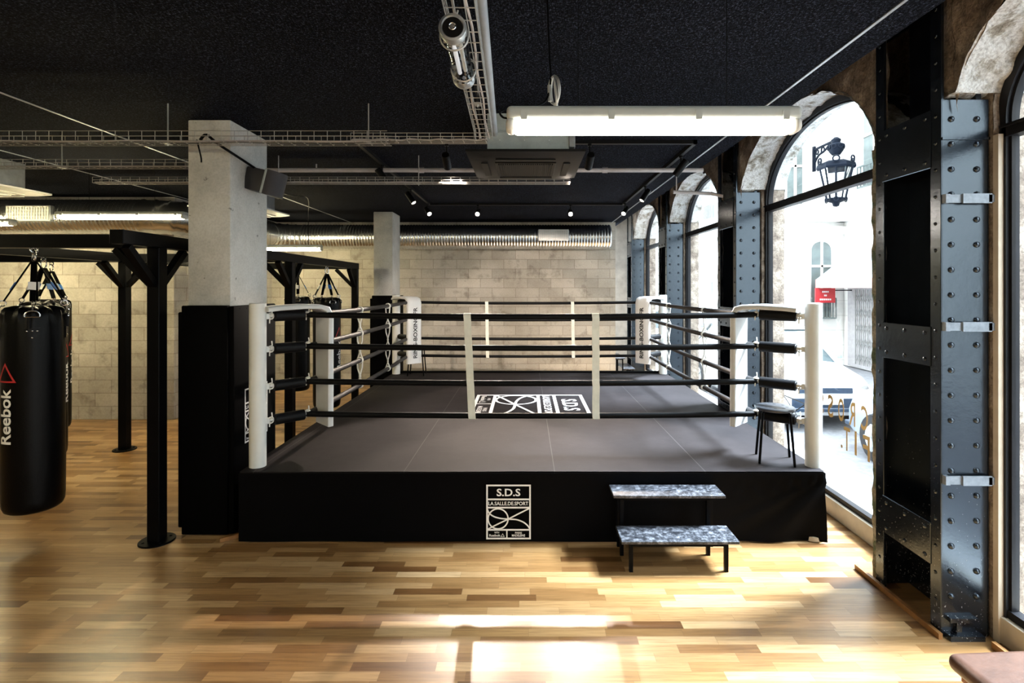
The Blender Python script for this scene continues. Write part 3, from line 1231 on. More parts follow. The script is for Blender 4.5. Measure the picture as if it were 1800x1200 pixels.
for k in POSTS:
    p2, c2 = Vector((*POSTS[k], 0)), Vector((*CORN[k], 0))
    d = (c2 - p2).normalized()
    for i, z in enumerate(RZ):
        a = p2 + Vector((0, 0, z)) + d * 0.06
        e = c2 + Vector((0, 0, z + (0.004 if i else -0.004)))
        L = (e - a).length
        m = MB()
        s0, s1 = a + d * 0.075, a + d * (L - 0.035)
        m.cyl(s0, s1, 0.046, n=18)
        m.cyl(s0 - d * 0.006, s0, 0.036, 0.04, n=16)
        tb = m.build('turnbuckle', M['foam'], ring)
        m = MB()
        m.cyl(a - d * 0.01, s0, 0.011, n=8)
        m.rbox((-0.018, -0.006, -0.024), (0.018, 0.03, 0.024), 0.004, 1, Matrix.Translation(a) @ d.to_track_quat('Y', 'Z').to_matrix().to_4x4())
        m.build('steel_hook', M['white_post'], tb)
        m = MB()
        m.cyl(s1, e, 0.010, n=8)
        m.build('steel_hook', M['white_post'], tb)
        m = MB()
        knot(m, s0 - d * 0.03, d, 1.25)
        m.build('cord_knot', M['white_cord'], tb)
        m = MB()
        knot(m, e + Vector((0, 0, 0.012)), d, 1.1)
        m.build('cord_knot', M['white_cord'], tb)

# ropes
pairs = (('nl', 'nr', 'rope', 0.026), ('fl', 'fr', 'rope', 0.023), ('nl', 'fl', 'rope_lit', 0.026), ('nr', 'fr', 'rope_lit', 0.026))
for (a, b, mt, r) in pairs:
    pa, pb = Vector((*CORN[a], 0)), Vector((*CORN[b], 0))
    for i, z in enumerate(RZ):
        pts = []
        for k in range(33):
            t = k / 32
            p = pa.lerp(pb, t)
            sag = 0.018 * 4 * t * (1 - t)
            pts.append(Vector((p.x, p.y, z - sag)))
        m = MB()
        m.tube(pts, r, 12)
        m.build('rope', M[mt], ring)


def rope_z(i, t):
    return RZ[i] - 0.018 * 4 * t * (1 - t)


# flat spacer straps on the front and back ropes
for (k, x0, x1, y, w) in (('n', -0.525, -0.482, 4.72, 0.064), ('n', 0.615, 0.618, 4.72, 0.064), ('f', -0.655, -0.64, 8.78, 0.052), ('f', 0.765, 0.78, 8.78, 0.052)):
    a, b = CORN[k + 'l'], CORN[k + 'r']
    m = MB()
    prof = []
    for i in range(4):
        t = i / 3
        x = x0 + (x1 - x0) * t
        z = rope_z(i, (x - a[0]) / (b[0] - a[0]))
        prof.append((x, z))
    path = [(prof[0][0], y + 0.03, prof[0][1] - 0.02), (prof[0][0], y + 0.024, prof[0][1] + 0.026), (prof[0][0], y, prof[0][1] + 0.033), (prof[0][0], y - 0.026, prof[0][1] + 0.026)]
    for i in range(4):
        path.append((prof[i][0], y - 0.033, prof[i][1] + 0.012))
        path.append((prof[i][0] + 0.003, y - 0.033, prof[i][1] - 0.02))
        if i < 3:
            xm = (prof[i][0] + prof[i + 1][0]) / 2
            path.append((xm, y - 0.026, (prof[i][1] + prof[i + 1][1]) / 2))
    path += [(prof[3][0], y, prof[3][1] - 0.034), (prof[3][0], y + 0.03, prof[3][1] - 0.02)]
    for s_ in (-0.003, 0.003):
        pass
    vs, fs = [], []
    for (x, yy, z) in path:
        vs += [Vector((x - w / 2, yy, z)), Vector((x + w / 2, yy, z)), Vector((x + w / 2, yy + 0.004, z)), Vector((x - w / 2, yy + 0.004, z))]
    for i in range(len(path) - 1):
        q = 4 * i
        for e in range(4):
            fs.append((q + e, q + (e + 1) % 4, q + 4 + (e + 1) % 4, q + 4 + e))
    m.add(vs, fs)
    m.build('rope_spacer', M['strap'], ring, fix=True)
# knotted cord spacers on the side ropes
for (k, ys) in (('l', (6.2, 7.45)), ('r', (6.05, 7.53))):
    a, b = CORN['n' + k], CORN['f' + k]
    for y in ys:
        t = (y - a[1]) / (b[1] - a[1])
        x = a[0] + (b[0] - a[0]) * t
        m = MB()
        zs = [rope_z(i, t) for i in range(4)]
        for i in range(4):
            m.torus((x, y, zs[i]), 0.031, 0.009, (0, 1, 0), 16, 6)
            m.torus((x, y + 0.016, zs[i]), 0.031, 0.009, (0, 1, 0), 16, 6)
        for i in range(3):
            for sgn in (-1, 1):
                m.tube([(x + sgn * 0.028, y + 0.008 * sgn, zs[i] - 0.012), (x + sgn * 0.02, y + 0.02 * sgn, zs[i] - 0.09), (x + 0.005 * sgn, y + 0.004, zs[i] - 0.16),
                        (x + 0.006 * -sgn, y + 0.004, (zs[i] + zs[i + 1]) / 2 - 0.04), (x + sgn * 0.028, y + 0.006, zs[i + 1] + 0.018)], 0.0085, 6)
        m.build('rope_spacer', M['white_cord'], ring)

# corner pads
for k in POSTS:
    c, p = Vector((*CORN[k], 0)), Vector((*POSTS[k], 0))
    inn = Vector((1 if 'l' in k[1] else -1, 1 if k[0] == 'n' else -1, 0)).normalized()
    side = Vector((-inn.y, inn.x, 0))
    cen = c + inn * 0.13
    w2, th = 0.135, 0.055
    zb, zt = 0.815, 1.865
    m = MB()
    # padded panel with softly rounded top bent back over the top rope
    path = [(0, zb), (0, zb + 0.35), (0, zb + 0.7), (0, zt - 0.06), (-0.02, zt - 0.018), (-0.06, zt), (-0.2, zt + 0.006), (-0.40, zt - 0.002), (-0.50, zt - 0.012)]
    if k[0] == 'f':
        path[-1] = (-0.48, zt - 0.02)
    secs = []
    n = len(path)
    for i, (u, z) in enumerate(path):
        u0, z0 = path[max(i - 1, 0)]
        u1, z1 = path[min(i + 1, n - 1)]
        tv = Vector((u1 - u0, z1 - z0)).normalized()
        nv = Vector((tv.y, -tv.x))      # outward of the pad
        ww = w2 if i < 5 else w2 * (0.98 - 0.10 * (i - 4) / 4)
        sec = []
        for (ss, tt) in ((-1, 0.15), (-0.97, 0.75), (-0.86, 1.0), (-0.4, 1.06), (0.4, 1.06), (0.86, 1.0), (0.97, 0.75), (1, 0.15), (0.96, 0), (-0.96, 0)):
            q = Vector((u, z)) + nv * th * (tt - 0.0)
            if i > 4:
                q = Vector((u, z)) + nv * th * tt * 0.75
            w_ = 0.006 * nz((ss * 2, z * 4, ord(k[1])), 3)
            pt = cen + inn * (q.x + w_) + side * (ss * ww)
            sec.append(Vector((pt.x, pt.y, q.y + (w_ if i > 4 else 0))))
        secs.append(sec)
    vs = [v for s_ in secs for v in s_]
    fs = []
    for i in range(n - 1):
        for e in range(10):
            fs.append((i * 10 + e, i * 10 + (e + 1) % 10, (i + 1) * 10 + (e + 1) % 10, (i + 1) * 10 + e))
    fs += [tuple(range(10)), tuple(range(n * 10 - 1, (n - 1) * 10 - 1, -1))]
    m.add(vs, fs)
    pad = m.build('corner_pad', M['white_vinyl'], ring, fix=True, smooth=50)
    if k[0] == 'f':
        fl = Flat()
        fl.text('RING-BOXING.FR', 0, 0, 0.075, 0.83, 0.024)
        m = MB()
        zc = (zb + zt) / 2 - 0.02
        sv = -side if side.dot(Vector((1, 0, 0))) < 0 else side
        fl.to(m, lambda u, v: cen + inn * (th * 1.06 + 0.009) - sv * v + Vector((0, 0, zc + u)))
        m.build('lettering', M['print_black'], pad, smooth=0)

# ------------------------------------------------------------------ steps
GST = 'two tread ring steps'
st = thing('ring_steps', 'two tread steps with speckled grey treads standing in front of the ring skirt', 'steps', (1.10, 4.05, 0), GST)
for (xa, xb, ya, yb, z) in ((0.665, 1.52, 4.03, 4.255, 0.475), (0.685, 1.535, 3.80, 4.06, 0.235)):
    m = MB()
    m.rbox((xa, ya, z - 0.022), (xb, yb, z), 0.003, 1)
    m.build('tread', M['tread'], st)
for (x, y, zt) in ((0.76, 3.84, 0.213), (1.45, 3.84, 0.213), (0.735, 4.075, 0.453), (1.40, 4.075, 0.453), (0.735, 4.215, 0.453), (1.47, 4.215, 0.453)):
    m = MB()
    m.bar((x, y, 0), (x, y, zt), 0.027)
    m.build('leg', M['black_steel'], st)
m = MB()
for (xa, xb, y, z) in ((0.76, 1.45, 3.84, 0.20), (0.735, 1.47, 4.075, 0.44), (0.735, 1.47, 4.215, 0.44)):
    m.bar((xa, y, z), (xb, y, z), 0.027)
for x in (0.735, 1.47):
    m.bar((x, 4.075, 0.44), (x, 4.215, 0.44), 0.027)
    m.bar((x, 4.075, 0.20), (x + (0.02 if x < 1 else -0.02), 3.84, 0.20), 0.022)
m.build('rail', M['black_steel'], st)
dup(st, (2.2, 12.3, 0), R(90), 'ring steps half hidden behind the far right corner of the ring, by the plaster wall', GST)

# ------------------------------------------------------------------ stools
GS = 'round black stools on the ring'
stool = thing('stool', 'round black perforated stool with thin legs at the near right corner of the ring', 'stool', (2.14, 4.555, PZ + 0.004), GS)
zs = PZ + 0.004
m = MB()
sx, sy, sr = 2.14, 4.555, 0.162
N = 48
holes = [(0.08 * math.cos(R(a)), 0.08 * math.sin(R(a))) for a in range(0, 360, 45)]
m.lathe([(0.150, -0.018), (0.160, -0.012), (sr, 0.0), (0.155, 0.008), (0.14, 0.010), (0.02, 0.008), (0.001, 0.008)], (sx, sy, zs + 0.455), (0, 0, 1), N, caps=False)
m.lathe([(0.150, -0.018), (0.02, -0.006), (0.001, -0.006)], (sx, sy, zs + 0.455), (0, 0, 1), N, caps=False)
seat = m.build('seat', M['stool_seat'], stool)
m = MB()
for i in range(8):
    a = R(22.5 + 45 * i)
    c = Vector((sx + 0.095 * math.cos(a), sy + 0.095 * math.sin(a), zs + 0.4655))
    m.lathe([(0.014, 0), (0.012, 0.0006), (0.001, 0.0006)], c, (0, 0, 1), 12)
tag(m.build('perforation', M['print_black'], seat), 'dark round holes')
for (dx, dy) in ((-1, -1), (1, -1), (1, 1), (-1, 1)):
    a = R(-18)
    ux, uy = dx * math.cos(a) - dy * math.sin(a), dx * math.sin(a) + dy * math.cos(a)
    m = MB()
    m.tube([(sx + ux * 0.135, sy + uy * 0.135, zs), (sx + ux * 0.105, sy + uy * 0.105, zs + 0.42), (sx + ux * 0.09, sy + uy * 0.09, zs + 0.44), (sx + ux * 0.03, sy + uy * 0.03, zs + 0.445)], 0.0105, 10)
    m.build('leg', M['black_steel'], stool)
dup(stool, (-1.86, 9.0, PZ + 0.004), R(20), 'black stool, legs showing under the white far left corner pad', GS)

# ------------------------------------------------------------------ bag rig
rig = thing('punching_bag_rig', 'black steel frame of square posts and beams carrying the punching bags', 'bag rig', (-5, 6.7, 0))
BZ0, BZ1 = 2.38, 2.485


def beam(x0, x1, y0, y1):
    m = MB()
    m.rbox((x0, y0, BZ0), (x1, y1, BZ1), 0.004, 1)
    m.build('beam', M['black_steel'], rig)


XR, XL = -3.0, -5.1
for x in (XR, XL):
    beam(x - 0.052, x + 0.052, 3.87, 9.33)
beam(-9.0, XL - 0.053, 4.25, 4.35)
beam(XL + 0.053, XR - 0.053, 4.25, 4.35)
beam(-9.0, XL - 0.053, 6.67, 6.77)
beam(XL + 0.053, XR - 0.053, 6.67, 6.77)
beam(XL + 0.053, XR - 0.053, 9.22, 9.32)
for (x, y) in ((XR, 4.3), (XR, 6.72), (XR, 9.27), (XL, 4.3), (XL, 6.72), (XL, 9.27), (-8.5, 4.3), (-8.5, 6.72)):
    m = MB()
    m.rbox((x - 0.05, y - 0.05, 0.012), (x + 0.05, y + 0.05, BZ0), 0.004, 1)
    p = m.build('post', M['black_steel'], rig)
    m = MB()
    m.lathe([(0.13, 0), (0.13, 0.010), (0.126, 0.013)], (x, y, 0), (0, 0, 1), 32)
    for k in range(4):
        m.dome((x + 0.095 * math.cos(R(45 + 90 * k)), y + 0.095 * math.sin(R(45 + 90 * k)), 0.013), 0.012, (0, 0, 1))
    m.build('base_plate', M['black_steel'], p)
    for (ux, uy) in ((0, 1), (0, -1), (1, 0), (-1, 0)):
        if x > XL and ux > 0:
            continue
        if y > 9 and uy > 0:
            continue
        if x < -8 and (uy or ux < 0):
            continue
        m = MB()
        m.bar((x + ux * 0.04, y + uy * 0.04, BZ0 - 0.30), (x + ux * 0.33, y + uy * 0.33, BZ0 - 0.01), 0.06, 0.05)
        m.build('brace', M['black_steel'], p)

# ------------------------------------------------------------------ punching bags
GB = 'black punching bags hanging from the rig'
BR, BL = 0.196, 1.63
bag = thing('punching_bag', 'nearest black punching bag, with white and red lettering, hanging at the edge of the picture', 'punching bag', (-4.0, 4.3, 0.266), GB)
bx, by, bz = -4.0, 4.3, 0.266
m = MB()
prof = [(0.001, 0.0), (0.10, 0.0), (0.16, 0.006), (0.182, 0.022), (0.192, 0.05), (BR, 0.10), (BR + 0.002, 0.4), (BR - 0.001, 0.8), (BR + 0.002, 1.2), (BR, BL - 0.12), (BR - 0.004, BL - 0.06),
        (BR - 0.012, BL - 0.02), (BR - 0.03, BL), (0.12, BL + 0.012), (0.05, BL + 0.012), (0.001, BL + 0.01)]
nn = 48
base = len(m.v)
m.lathe(prof, (bx, by, bz), (0, 0, 1), nn, caps=False)
for v in m.v:
    a = math.atan2(v.y - by, v.x - bx)
    h = v.z - bz
    if h > BL - 0.15:
        k = 0.010 * math.sin(a * 13) * min(1, (h - BL + 0.15) / 0.1)
        v.x += k * math.cos(a)
        v.y += k * math.sin(a)
        v.z += k * 0.6
body = m.build('body', M['bag'], bag)
for i in range(4):
    a = R(-47 - 3 + 90 * i)
    ca, sa = math.cos(a), math.sin(a)
    q = Vector((ca, sa, 0))
    tng = Vector((-sa, ca, 0))
    m = MB()
    zc = bz + BL - 0.20
    for s0, s1 in ((-1, 1),):
        vs = []
        for u in range(-3, 4):
            th = a + u / 3 * 0.24
            for (z, rr) in ((-0.05, 0.007), (0.045, 0.007)):
                vs.append(Vector((bx + (BR + rr) * math.cos(th), by + (BR + rr) * math.sin(th), zc + z)))
        for u in range(-3, 4):
            th = a + u / 3 * 0.24
            for z in (-0.05, 0.045):
                vs.append(Vector((bx + (BR - 0.004) * math.cos(th), by + (BR - 0.004) * math.sin(th), zc + z)))
        fs = [(2 * u, 2 * u + 2, 2 * u + 3, 2 * u + 1) for u in range(6)]
        fs += [(2 * u, 14 + 2 * u, 16 + 2 * u, 2 * u + 2) for u in range(6)] + [(2 * u + 1, 2 * u + 3, 17 + 2 * u, 15 + 2 * u) for u in range(6)] + [(0, 1, 15, 14), (12, 26, 27, 13)]
        m.add(vs, fs)
    m.tube([Vector((bx, by, zc + 0.04)) + q * (BR + 0.008) - tng * 0.02, Vector((bx, by, zc + 0.15)) + q * (BR + 0.008) - tng * 0.02], 0.012, 6)
    patch = m.build('hanger_patch', M['bag'], bag, fix=True)
    m = MB()
    for (u, z) in ((-0.7, 0.022), (0, 0.024), (0.7, 0.022), (0, -0.03)):
        th = a + u * 0.22
        m.dome((bx + (BR + 0.007) * math.cos(th), by + (BR + 0.007) * math.sin(th), zc + z), 0.0075, (math.cos(th), math.sin(th), 0))
    m.build('rivet', M['chrome'], patch)
    m = MB()
    dr = Vector((bx, by, bz + BL - 0.055)) + q * (BR + 0.016)
    m.torus(dr, 0.045, 0.0055, q, 18, 8, (-0.3, PI + 0.3), 0.8)
    m.cyl(dr - tng * 0.043 - Vector((0, 0, 0.012)), dr + tng * 0.043 - Vector((0, 0, 0.012)), 0.0055, n=8)
    m.build('d_ring', M['chrome'], bag)
    top = Vector((bx, by, bz + BL + 0.37)) + q * 0.018
    bot = Vector((bx, by, bz + BL + 0.055)) + q * (BR - 0.02)
    m = MB()
    m.bar(top, bot, 0.036, 0.010)
    s_ = m.build('hanging_strap', M['black_vinyl'], bag)
    m = MB()
    dd = (bot - top).normalized()
    m.torus(bot + dd * 0.02, 0.022, 0.005, tng, 14, 6)
    m.cyl(bot + dd * 0.035, dr + Vector((0, 0, 0.028)), 0.005, n=6)
    m.build('snap_hook', M['chrome'], s_)
    mid = top.lerp(bot, 0.62)
    m = MB()
    m.prism([mid - dd * 0.035 + tng * 0.018, mid + dd * 0.035 + tng * 0.018, mid + dd * 0.03 - tng * 0.03, mid - dd * 0.04 - tng * 0.03], q * 0.012)
    tag(m.build('tape_tag', M['blue_tape'] if i % 2 else M['print_white'], s_), 'blue tape tag' if i % 2 else 'white paper tag')
m = MB()
zt = bz + BL + 0.37
m.torus((bx, by, zt + 0.045), 0.032, 0.007, (0.5, 0.8, 0), 18, 8, squash=1.45)
m.torus((bx, by, zt + 0.098), 0.022, 0.007, (0.8, -0.5, 0), 14, 8)
m.cyl((bx, by, zt + 0.11), (bx, by, BZ0 + 0.002), 0.010, n=8)
m.build('carabiner', M['chrome'], bag)
A0 = R(-103)


def wrap(u, v, r=BR + 0.0035):
    th = A0 - v / BR
    return Vector((bx + r * math.cos(th), by + r * math.sin(th), bz + u))


fl = Flat()
fl.text('Reebok', 0.79, 0.0, 0.10, 0.43, 0.02)
fl.dense(0.016).to(m := MB(), wrap)
m.build('lettering', M['print_white'], body, smooth=0)
fl = Flat()
cz = 1.12
fl.line([(cz - 0.06, -0.075), (cz + 0.075, 0.0), (cz - 0.06, 0.075)], 0.026, True)
fl.dense(0.016).to(m := MB(), wrap)
m.build('triangle_mark', M['print_red'], body, smooth=0)
for (x, y, z, rot, lab) in ((-6.03, 6.72, 0.33, 134, 'black punching bag whose edge shows behind the nearest one, against the block wall'),
                            (-5.1, 5.59, 0.28, 119, 'black punching bag almost hidden behind the nearest one, red and white lettering on its edge'),
                            (XR, 7.96, 0.262, 93.5, 'black punching bag seen just behind the white near left corner pad of the ring'),
                            (-4.0, 9.27, 0.262, -19, 'farthest black punching bag, seen beside a rig post between ring post and corner pad')):
    dup(bag, (x, y, min(z, 0.262)), R(rot), lab, GB)

# ------------------------------------------------------------------ tube lights
GT = 'sealed tube lights'
tl = thing('tube_light', 'large glowing tube light hanging in front of the black ceiling, above the ring', 'tube light', (0.56, 2.35, 2.74), GT)
LX, LY, LZ, LL = 0.56, 2.35, 2.74, 1.30


def tube_light():
    x0, x1 = LX - LL / 2, LX + LL / 2
    m = MB()
    m.rbox((x0 + 0.004, LY - 0.05, LZ + 0.055), (x1 - 0.004, LY + 0.05, LZ + 0.115), 0.02, 3)
    m.build('housing', M['lamp_body'], tl)
    m = MB()
    m.rbox((x0 + 0.03, LY - 0.045, LZ), (x1 - 0.03, LY + 0.045, LZ + 0.065), 0.025, 3)
    m.build('diffuser', M['tube_big'], tl)
    for xa, xb in ((x0, x0 + 0.045), (x1 - 0.045, x1)):
        m = MB()
        m.rbox((xa, LY - 0.046, LZ + 0.003), (xb, LY + 0.046, LZ + 0.065), 0.022, 3)
        m.build('end_cap', M['ac_white'], tl)
    for k in range(4):
        x = x0 + 0.08 + (LL - 0.16) * k / 3
        m = MB()
        m.box((x - 0.014, LY - 0.055, LZ + 0.05), (x + 0.014, LY - 0.047, LZ + 0.09))
        m.build('clip', M['lamp_body'], tl)
        m = MB()
        m.box((x - 0.014, LY + 0.047, LZ + 0.05), (x + 0.014, LY + 0.055, LZ + 0.09))
        m.build('clip', M['lamp_body'], tl)
    for x in (x0 + 0.32, x1 - 0.32):
        m = MB()
        m.cyl((x, LY, LZ + 0.11), (x, LY, ZC), 0.002, n=6)
        m.build('suspension_wire', M['black_steel'], tl)


tube_light()
far_tube = None
for (x, y, z, lab) in ((-4.875, 6.38, 2.88, 'tube light ending at the near concrete pillar, below the cable trays'), (-4.46, 9.9, 2.74, 'far tube light between the two concrete pillars'),
                       (-7.61, 7.06, 2.88, 'tube light of which only the end shows at the edge of the picture'), (-7.2, 2.6, 2.74, 'added unseen tube light beyond the edge of the picture'),
                       (-3.6, 0.4, 2.74, 'added unseen tube light behind the photographer')):  # last two tubes are added out of view to brighten the room
    c = dup(far_tube or tl, (x, y, z), 0, lab, GT)
    c.scale = (1.2, 1.2, 0.80) if z > 2.8 else (1, 1, 1)
    if far_tube is None:
        far_tube = c
        for ch in c.children:
            if ch.name.startswith('diffuser'):
                ch.data = ch.data.copy()
                ch.data.materials[0] = M['tube']
# supply cord with coil, near light only
m = MB()
cpts = spline([P(962, -60, 2.5), P(963, 20, 2.5), P(966, 100, 2.5), P(968, 140, 2.48), P(962, 172, 2.46), P(945, 185, 2.44), P(905, 188, 2.42), P(880, 196, 2.40), P(884, 206, 2.38), P(896, 208, 2.36)], 6)
m.tube(cpts, 0.005, 6)
m.build('supply_cord', M['black_steel'], tl)
m = MB()
c = P(974, 158, 2.47)
for k in range(3):
    m.torus(c + Vector((0.004 * k, 0.01 * k, 0)), 0.05 + 0.004 * k, 0.0045, (1, 0.55 - 0.3 * k, 0.1), 22, 6, squash=1.25)
m.cyl(P(966, 150, 2.47), P(967, 178, 2.47), 0.010, n=8)
m.build('cord_coil', M['zinc_wire'], tl)

# ------------------------------------------------------------------ glass tube lamp
gl = thing('glass_tube_lamp', 'round clear glass tube lamp with metal end caps under the cable tray', 'lamp', (-0.29, 2.27, 3.07))
gx0, gx1 = Vector((-0.286, 2.05, 3.07)), Vector((-0.300, 2.56, 3.07))
ax = (gx1 - gx0).normalized()
m = MB()
m.lathe([(0.048, 0.04), (0.048, 0.46)], gx0, ax, 28, caps=False)
m.build('glass_tube', M['lamp_glass'], gl)
for (p, s_) in ((gx0, 1), (gx1, -1)):
    m = MB()
    m.lathe([(0.040, 0.004), (0.044, -0.002), (0.053, 0.0), (0.055, 0.008), (0.055, 0.03), (0.05, 0.05), (0.047, 0.056)], p, ax * s_, 32, caps=False)
    for k in range(10):
        a, b = m.frame_of(ax)
        q = p + ax * s_ * 0.06 + (a * math.cos(2 * PI * k / 10) + b * math.sin(2 * PI * k / 10)) * 0.045
        m.box((-0.006, -0.006, -0.008), (0.006, 0.006, 0.008), Matrix.Translation(q))
    cp = m.build('end_cap', M['galv'], gl)
    m = MB()
    m.lathe([(0.001, 0.005), (0.043, 0.005)], p, ax * s_, 32, caps=False)
    tag(m.build('cap_disc', M['ac_black'], cp), 'dark cap disc')
    m = MB()
    m.cyl(p - ax * s_ * 0.006, p + ax * s_ * 0.008, 0.009, n=10)
    m.torus(p - ax * s_ * 0.004, 0.013, 0.003, ax, 12, 6)
    m.build('screw', M['chrome'], cp)
for (dx, dz) in ((-0.012, 0.0), (0.014, 0.012)):
    m = MB()
    m.cyl(gx0 + Vector((dx, 0.07, dz)), gx1 + Vector((dx, -0.07, dz)), 0.010, n=12)
    m.build('lamp_tube', M['led'] if dx < 0 else M['ac_white'], gl)
m = MB()
for y in (2.13, 2.45):
    m = MB()
    m.torus((-0.29, y, 3.07), 0.057, 0.004, (0, 1, 0), 24, 6)
    m.cyl((-0.29, y, 3.125), (-0.275, y, 3.175), 0.004, n=6)
    m.build('bracket', M['zinc_wire'], gl)

# ------------------------------------------------------------------ cable trays
GC = 'wire mesh cable trays'


def tray(label, a, b, w, h, rods=(), step=0.1, cables=0):
    a, b = Vector(a), Vector(b)
    d = (b - a).normalized()
    s = Vector((-d.y, d.x, 0)).normalized()
    up = Vector((0, 0, 1))
    t = thing('cable_tray', label, 'cable tray', a, GC)
    m = MB()
    r = 0.0027
    for u in (-1, -0.34, 0.34, 1):
        m.tube([a + s * u * w / 2, b + s * u * w / 2], r, 5)
    for u in (-1, 1):
        for z in (h * 0.5, h):
            m.tube([a + s * u * w / 2 + up * z, b + s * u * w / 2 + up * z], r, 5)
    L = (b - a).length
    n = int(L / step)
    for i in range(n + 1):
        c = a + d * (i * step)
        m.tube([c - s * w / 2 + up * h, c - s * w / 2, c + s * w / 2, c + s * w / 2 + up * h], r, 5)
    m.build('wire_mesh', M['zinc_wire'], t)
    for f in rods:
        c = a + d * f
        m = MB()
        m.cyl(c + up * -0.02, Vector((c.x, c.y, ZC)), 0.005, n=8)
        m.box((-0.02, -0.03, -0.006), (0.02, 0.03, 0.0), Matrix.Translation(c))
        m.build('hanger_rod', M['zinc_wire'], t)
    for k in range(cables):
        o = (k - (cables - 1) / 2) * w / (cables + 1)
        m = MB()
        pts = [a + s * (o + 0.006 * math.sin(i * 1.7 + k)) + d * (L * i / 14) + up * (0.012 + 0.004 * math.sin(i * 2.3 + k)) for i in range(15)]
        m.tube(pts, 0.006, 6)
        m.build('cable', M['black_steel'] if k % 2 else M['conduit'], t)
    return t


tray('wire cable tray crossing in front of the near concrete pillar', (-6.6, 4.06, 3.165), (-1.05, 4.06, 3.165), 0.14, 0.075, (3.85,), 0.1, 2)
tray('short wire cable tray joining the pillar tray to the overhead corner', (-1.33, 4.06, 3.178), (-0.30, 4.06, 3.178), 0.10, 0.052, (0.12,), 0.085, 2)
tray('wire cable tray coming overhead toward the camera, with the glass lamp beside it', (-0.235, 1.0, 3.17), (-0.315, 3.99, 3.17), 0.125, 0.06, (2.2,), 0.1, 3)
tray('wire cable tray just behind the pillar tray, over the white edged cassette', (-7.0, 4.9, 3.17), (-2.95, 4.9, 3.17), 0.13, 0.06, (1.4, 2.7), 0.1, 1)
tray('wire cable tray running behind the ceiling cassette above the ring', (-4.6, 5.66, 3.17), (0.47, 5.66, 3.17), 0.10, 0.06, (1.95, 3.45), 0.1, 2)

# conduits
m = MB()
m.cyl((-0.14, 0.6, 3.30), (-0.255, 4.36, 3.30), 0.022, n=14)
o = m.build('conduit_pipe', M['conduit_blue'])
tag(o, 'blue grey conduit alongside the overhead tray', 'pipe', 'conduits under the ceiling')
m = MB()
m.cyl((-3.6, 6.05, 3.40), (2.02, 6.05, 3.40), 0.025, n=14)
for x in (-1.2, 0.9):
    m.cyl((x - 0.03, 6.05, 3.40), (x + 0.03, 6.05, 3.40), 0.032, n=14)
for x in (-2.4, 0.2, 1.75):
    m.cyl((x, 6.05, 3.42), (x, 6.05, ZC), 0.008, n=6)
o = m.build('conduit_pipe', M['conduit'])
tag(o, 'long pale conduit crossing behind the ceiling cassette', 'pipe', 'conduits under the ceiling')
m = MB()
m.tube([(1.82, 6.55, 3.24), (2.30, 6.55, 3.22), (2.42, 6.50, 3.18)], 0.022, 10)
m.cyl((1.86, 6.55, 3.24), (1.86, 6.55, ZC), 0.007, n=6)
o = m.build('conduit_pipe', M['conduit'])
tag(o, 'short grey pipe hanging at the arch above the iron column', 'pipe', 'conduits under the ceiling')

# ------------------------------------------------------------------ ceiling cassettes
GA = 'air conditioning ceiling cassettes'


def cassette(label, x0, x1, y0, y1, black=True):
    t = thing('air_conditioner', label, 'air conditioner', ((x0 + x1) / 2, (y0 + y1) / 2, 3.12), GA)
    zp = 3.13
    m = MB()
    bx0, bx1 = x0 + 0.17, x1 - 0.13
    m.box((bx0, y0 + 0.06, zp + 0.03), (bx1, y1 - 0.2, ZC - 0.003))
    for k in range(2):
        m.box((bx0 - 0.004, y0 + 0.052, zp + 0.03 + 0.15 * k), (bx1 + 0.004, y0 + 0.06, zp + 0.042 + 0.15 * k))
    bxo = m.build('casing', M['ac_box'] if black else M['galv'], t)
    m = MB()
    m.rbox((bx1, y0 + 0.04, zp + 0.06), (bx1 + 0.05, y0 + 0.2, zp + 0.2), 0.004, 1)
    for k in range(3):
        m.dome((bx0 + 0.1 + 0.2 * k, y0 + 0.056, zp + 0.12), 0.006, (0, -1, 0))
    m.build('fixing_bracket', M['galv'], bxo)
    m = MB()
    vs = []
    ins = 0.09
    o1 = [(x0, y0), (x1, y0), (x1, y1), (x0, y1)]
    o2 = [(x0 + ins, y0 + ins), (x1 - ins, y0 + ins), (x1 - ins, y1 - ins), (x0 + ins, y1 - ins)]
    vs = [Vector((x, y, zp + 0.035)) for x, y in o1] + [Vector((x, y, zp + 0.015)) for x, y in o1] + [Vector((x, y, zp - 0.012)) for x, y in o2]
    fs = [(3, 2, 1, 0)] + [(i, (i + 1) % 4, 4 + (i + 1) % 4, 4 + i) for i in range(4)] + [(4 + i, 4 + (i + 1) % 4, 8 + (i + 1) % 4, 8 + i) for i in range(4)] + [(8, 9, 10, 11)]
    m.add(vs, fs)
    m.build('panel', M['ac_black'] if black else M['ac_white'], t, fix=True)
    m = MB()
    cx_, cy_ = (x0 + x1) / 2, (y0 + y1) / 2
    g = (x1 - x0) * 0.27
    m.rbox((cx_ - g, cy_ - g, zp - 0.020), (cx_ + g, cy_ + g, zp - 0.012), 0.003, 1)
    for k in range(26):
        xx = cx_ - g * 0.88 + g * 1.76 * k / 25
        m.box((xx - 0.004, cy_ - g * 0.9, zp - 0.030), (xx + 0.004, cy_ + g * 0.9, zp - 0.019))
    m.build('intake_grille', M['ac_black'] if black else M['ac_white'], t)
    for (ux, uy) in ((0, -1), (0, 1), (1, 0), (-1, 0)):
        m = MB()
        c = Vector((cx_ + ux * g * 1.35, cy_ + uy * g * 1.35, zp - 0.018))
        s_ = Vector((abs(uy), abs(ux), 0)) * g * 0.95
        m.bar(c - s_, c + s_, 0.055, 0.008)
        m.build('louvre', M['ac_black'] if black else M['ac_white'], t)
    return t


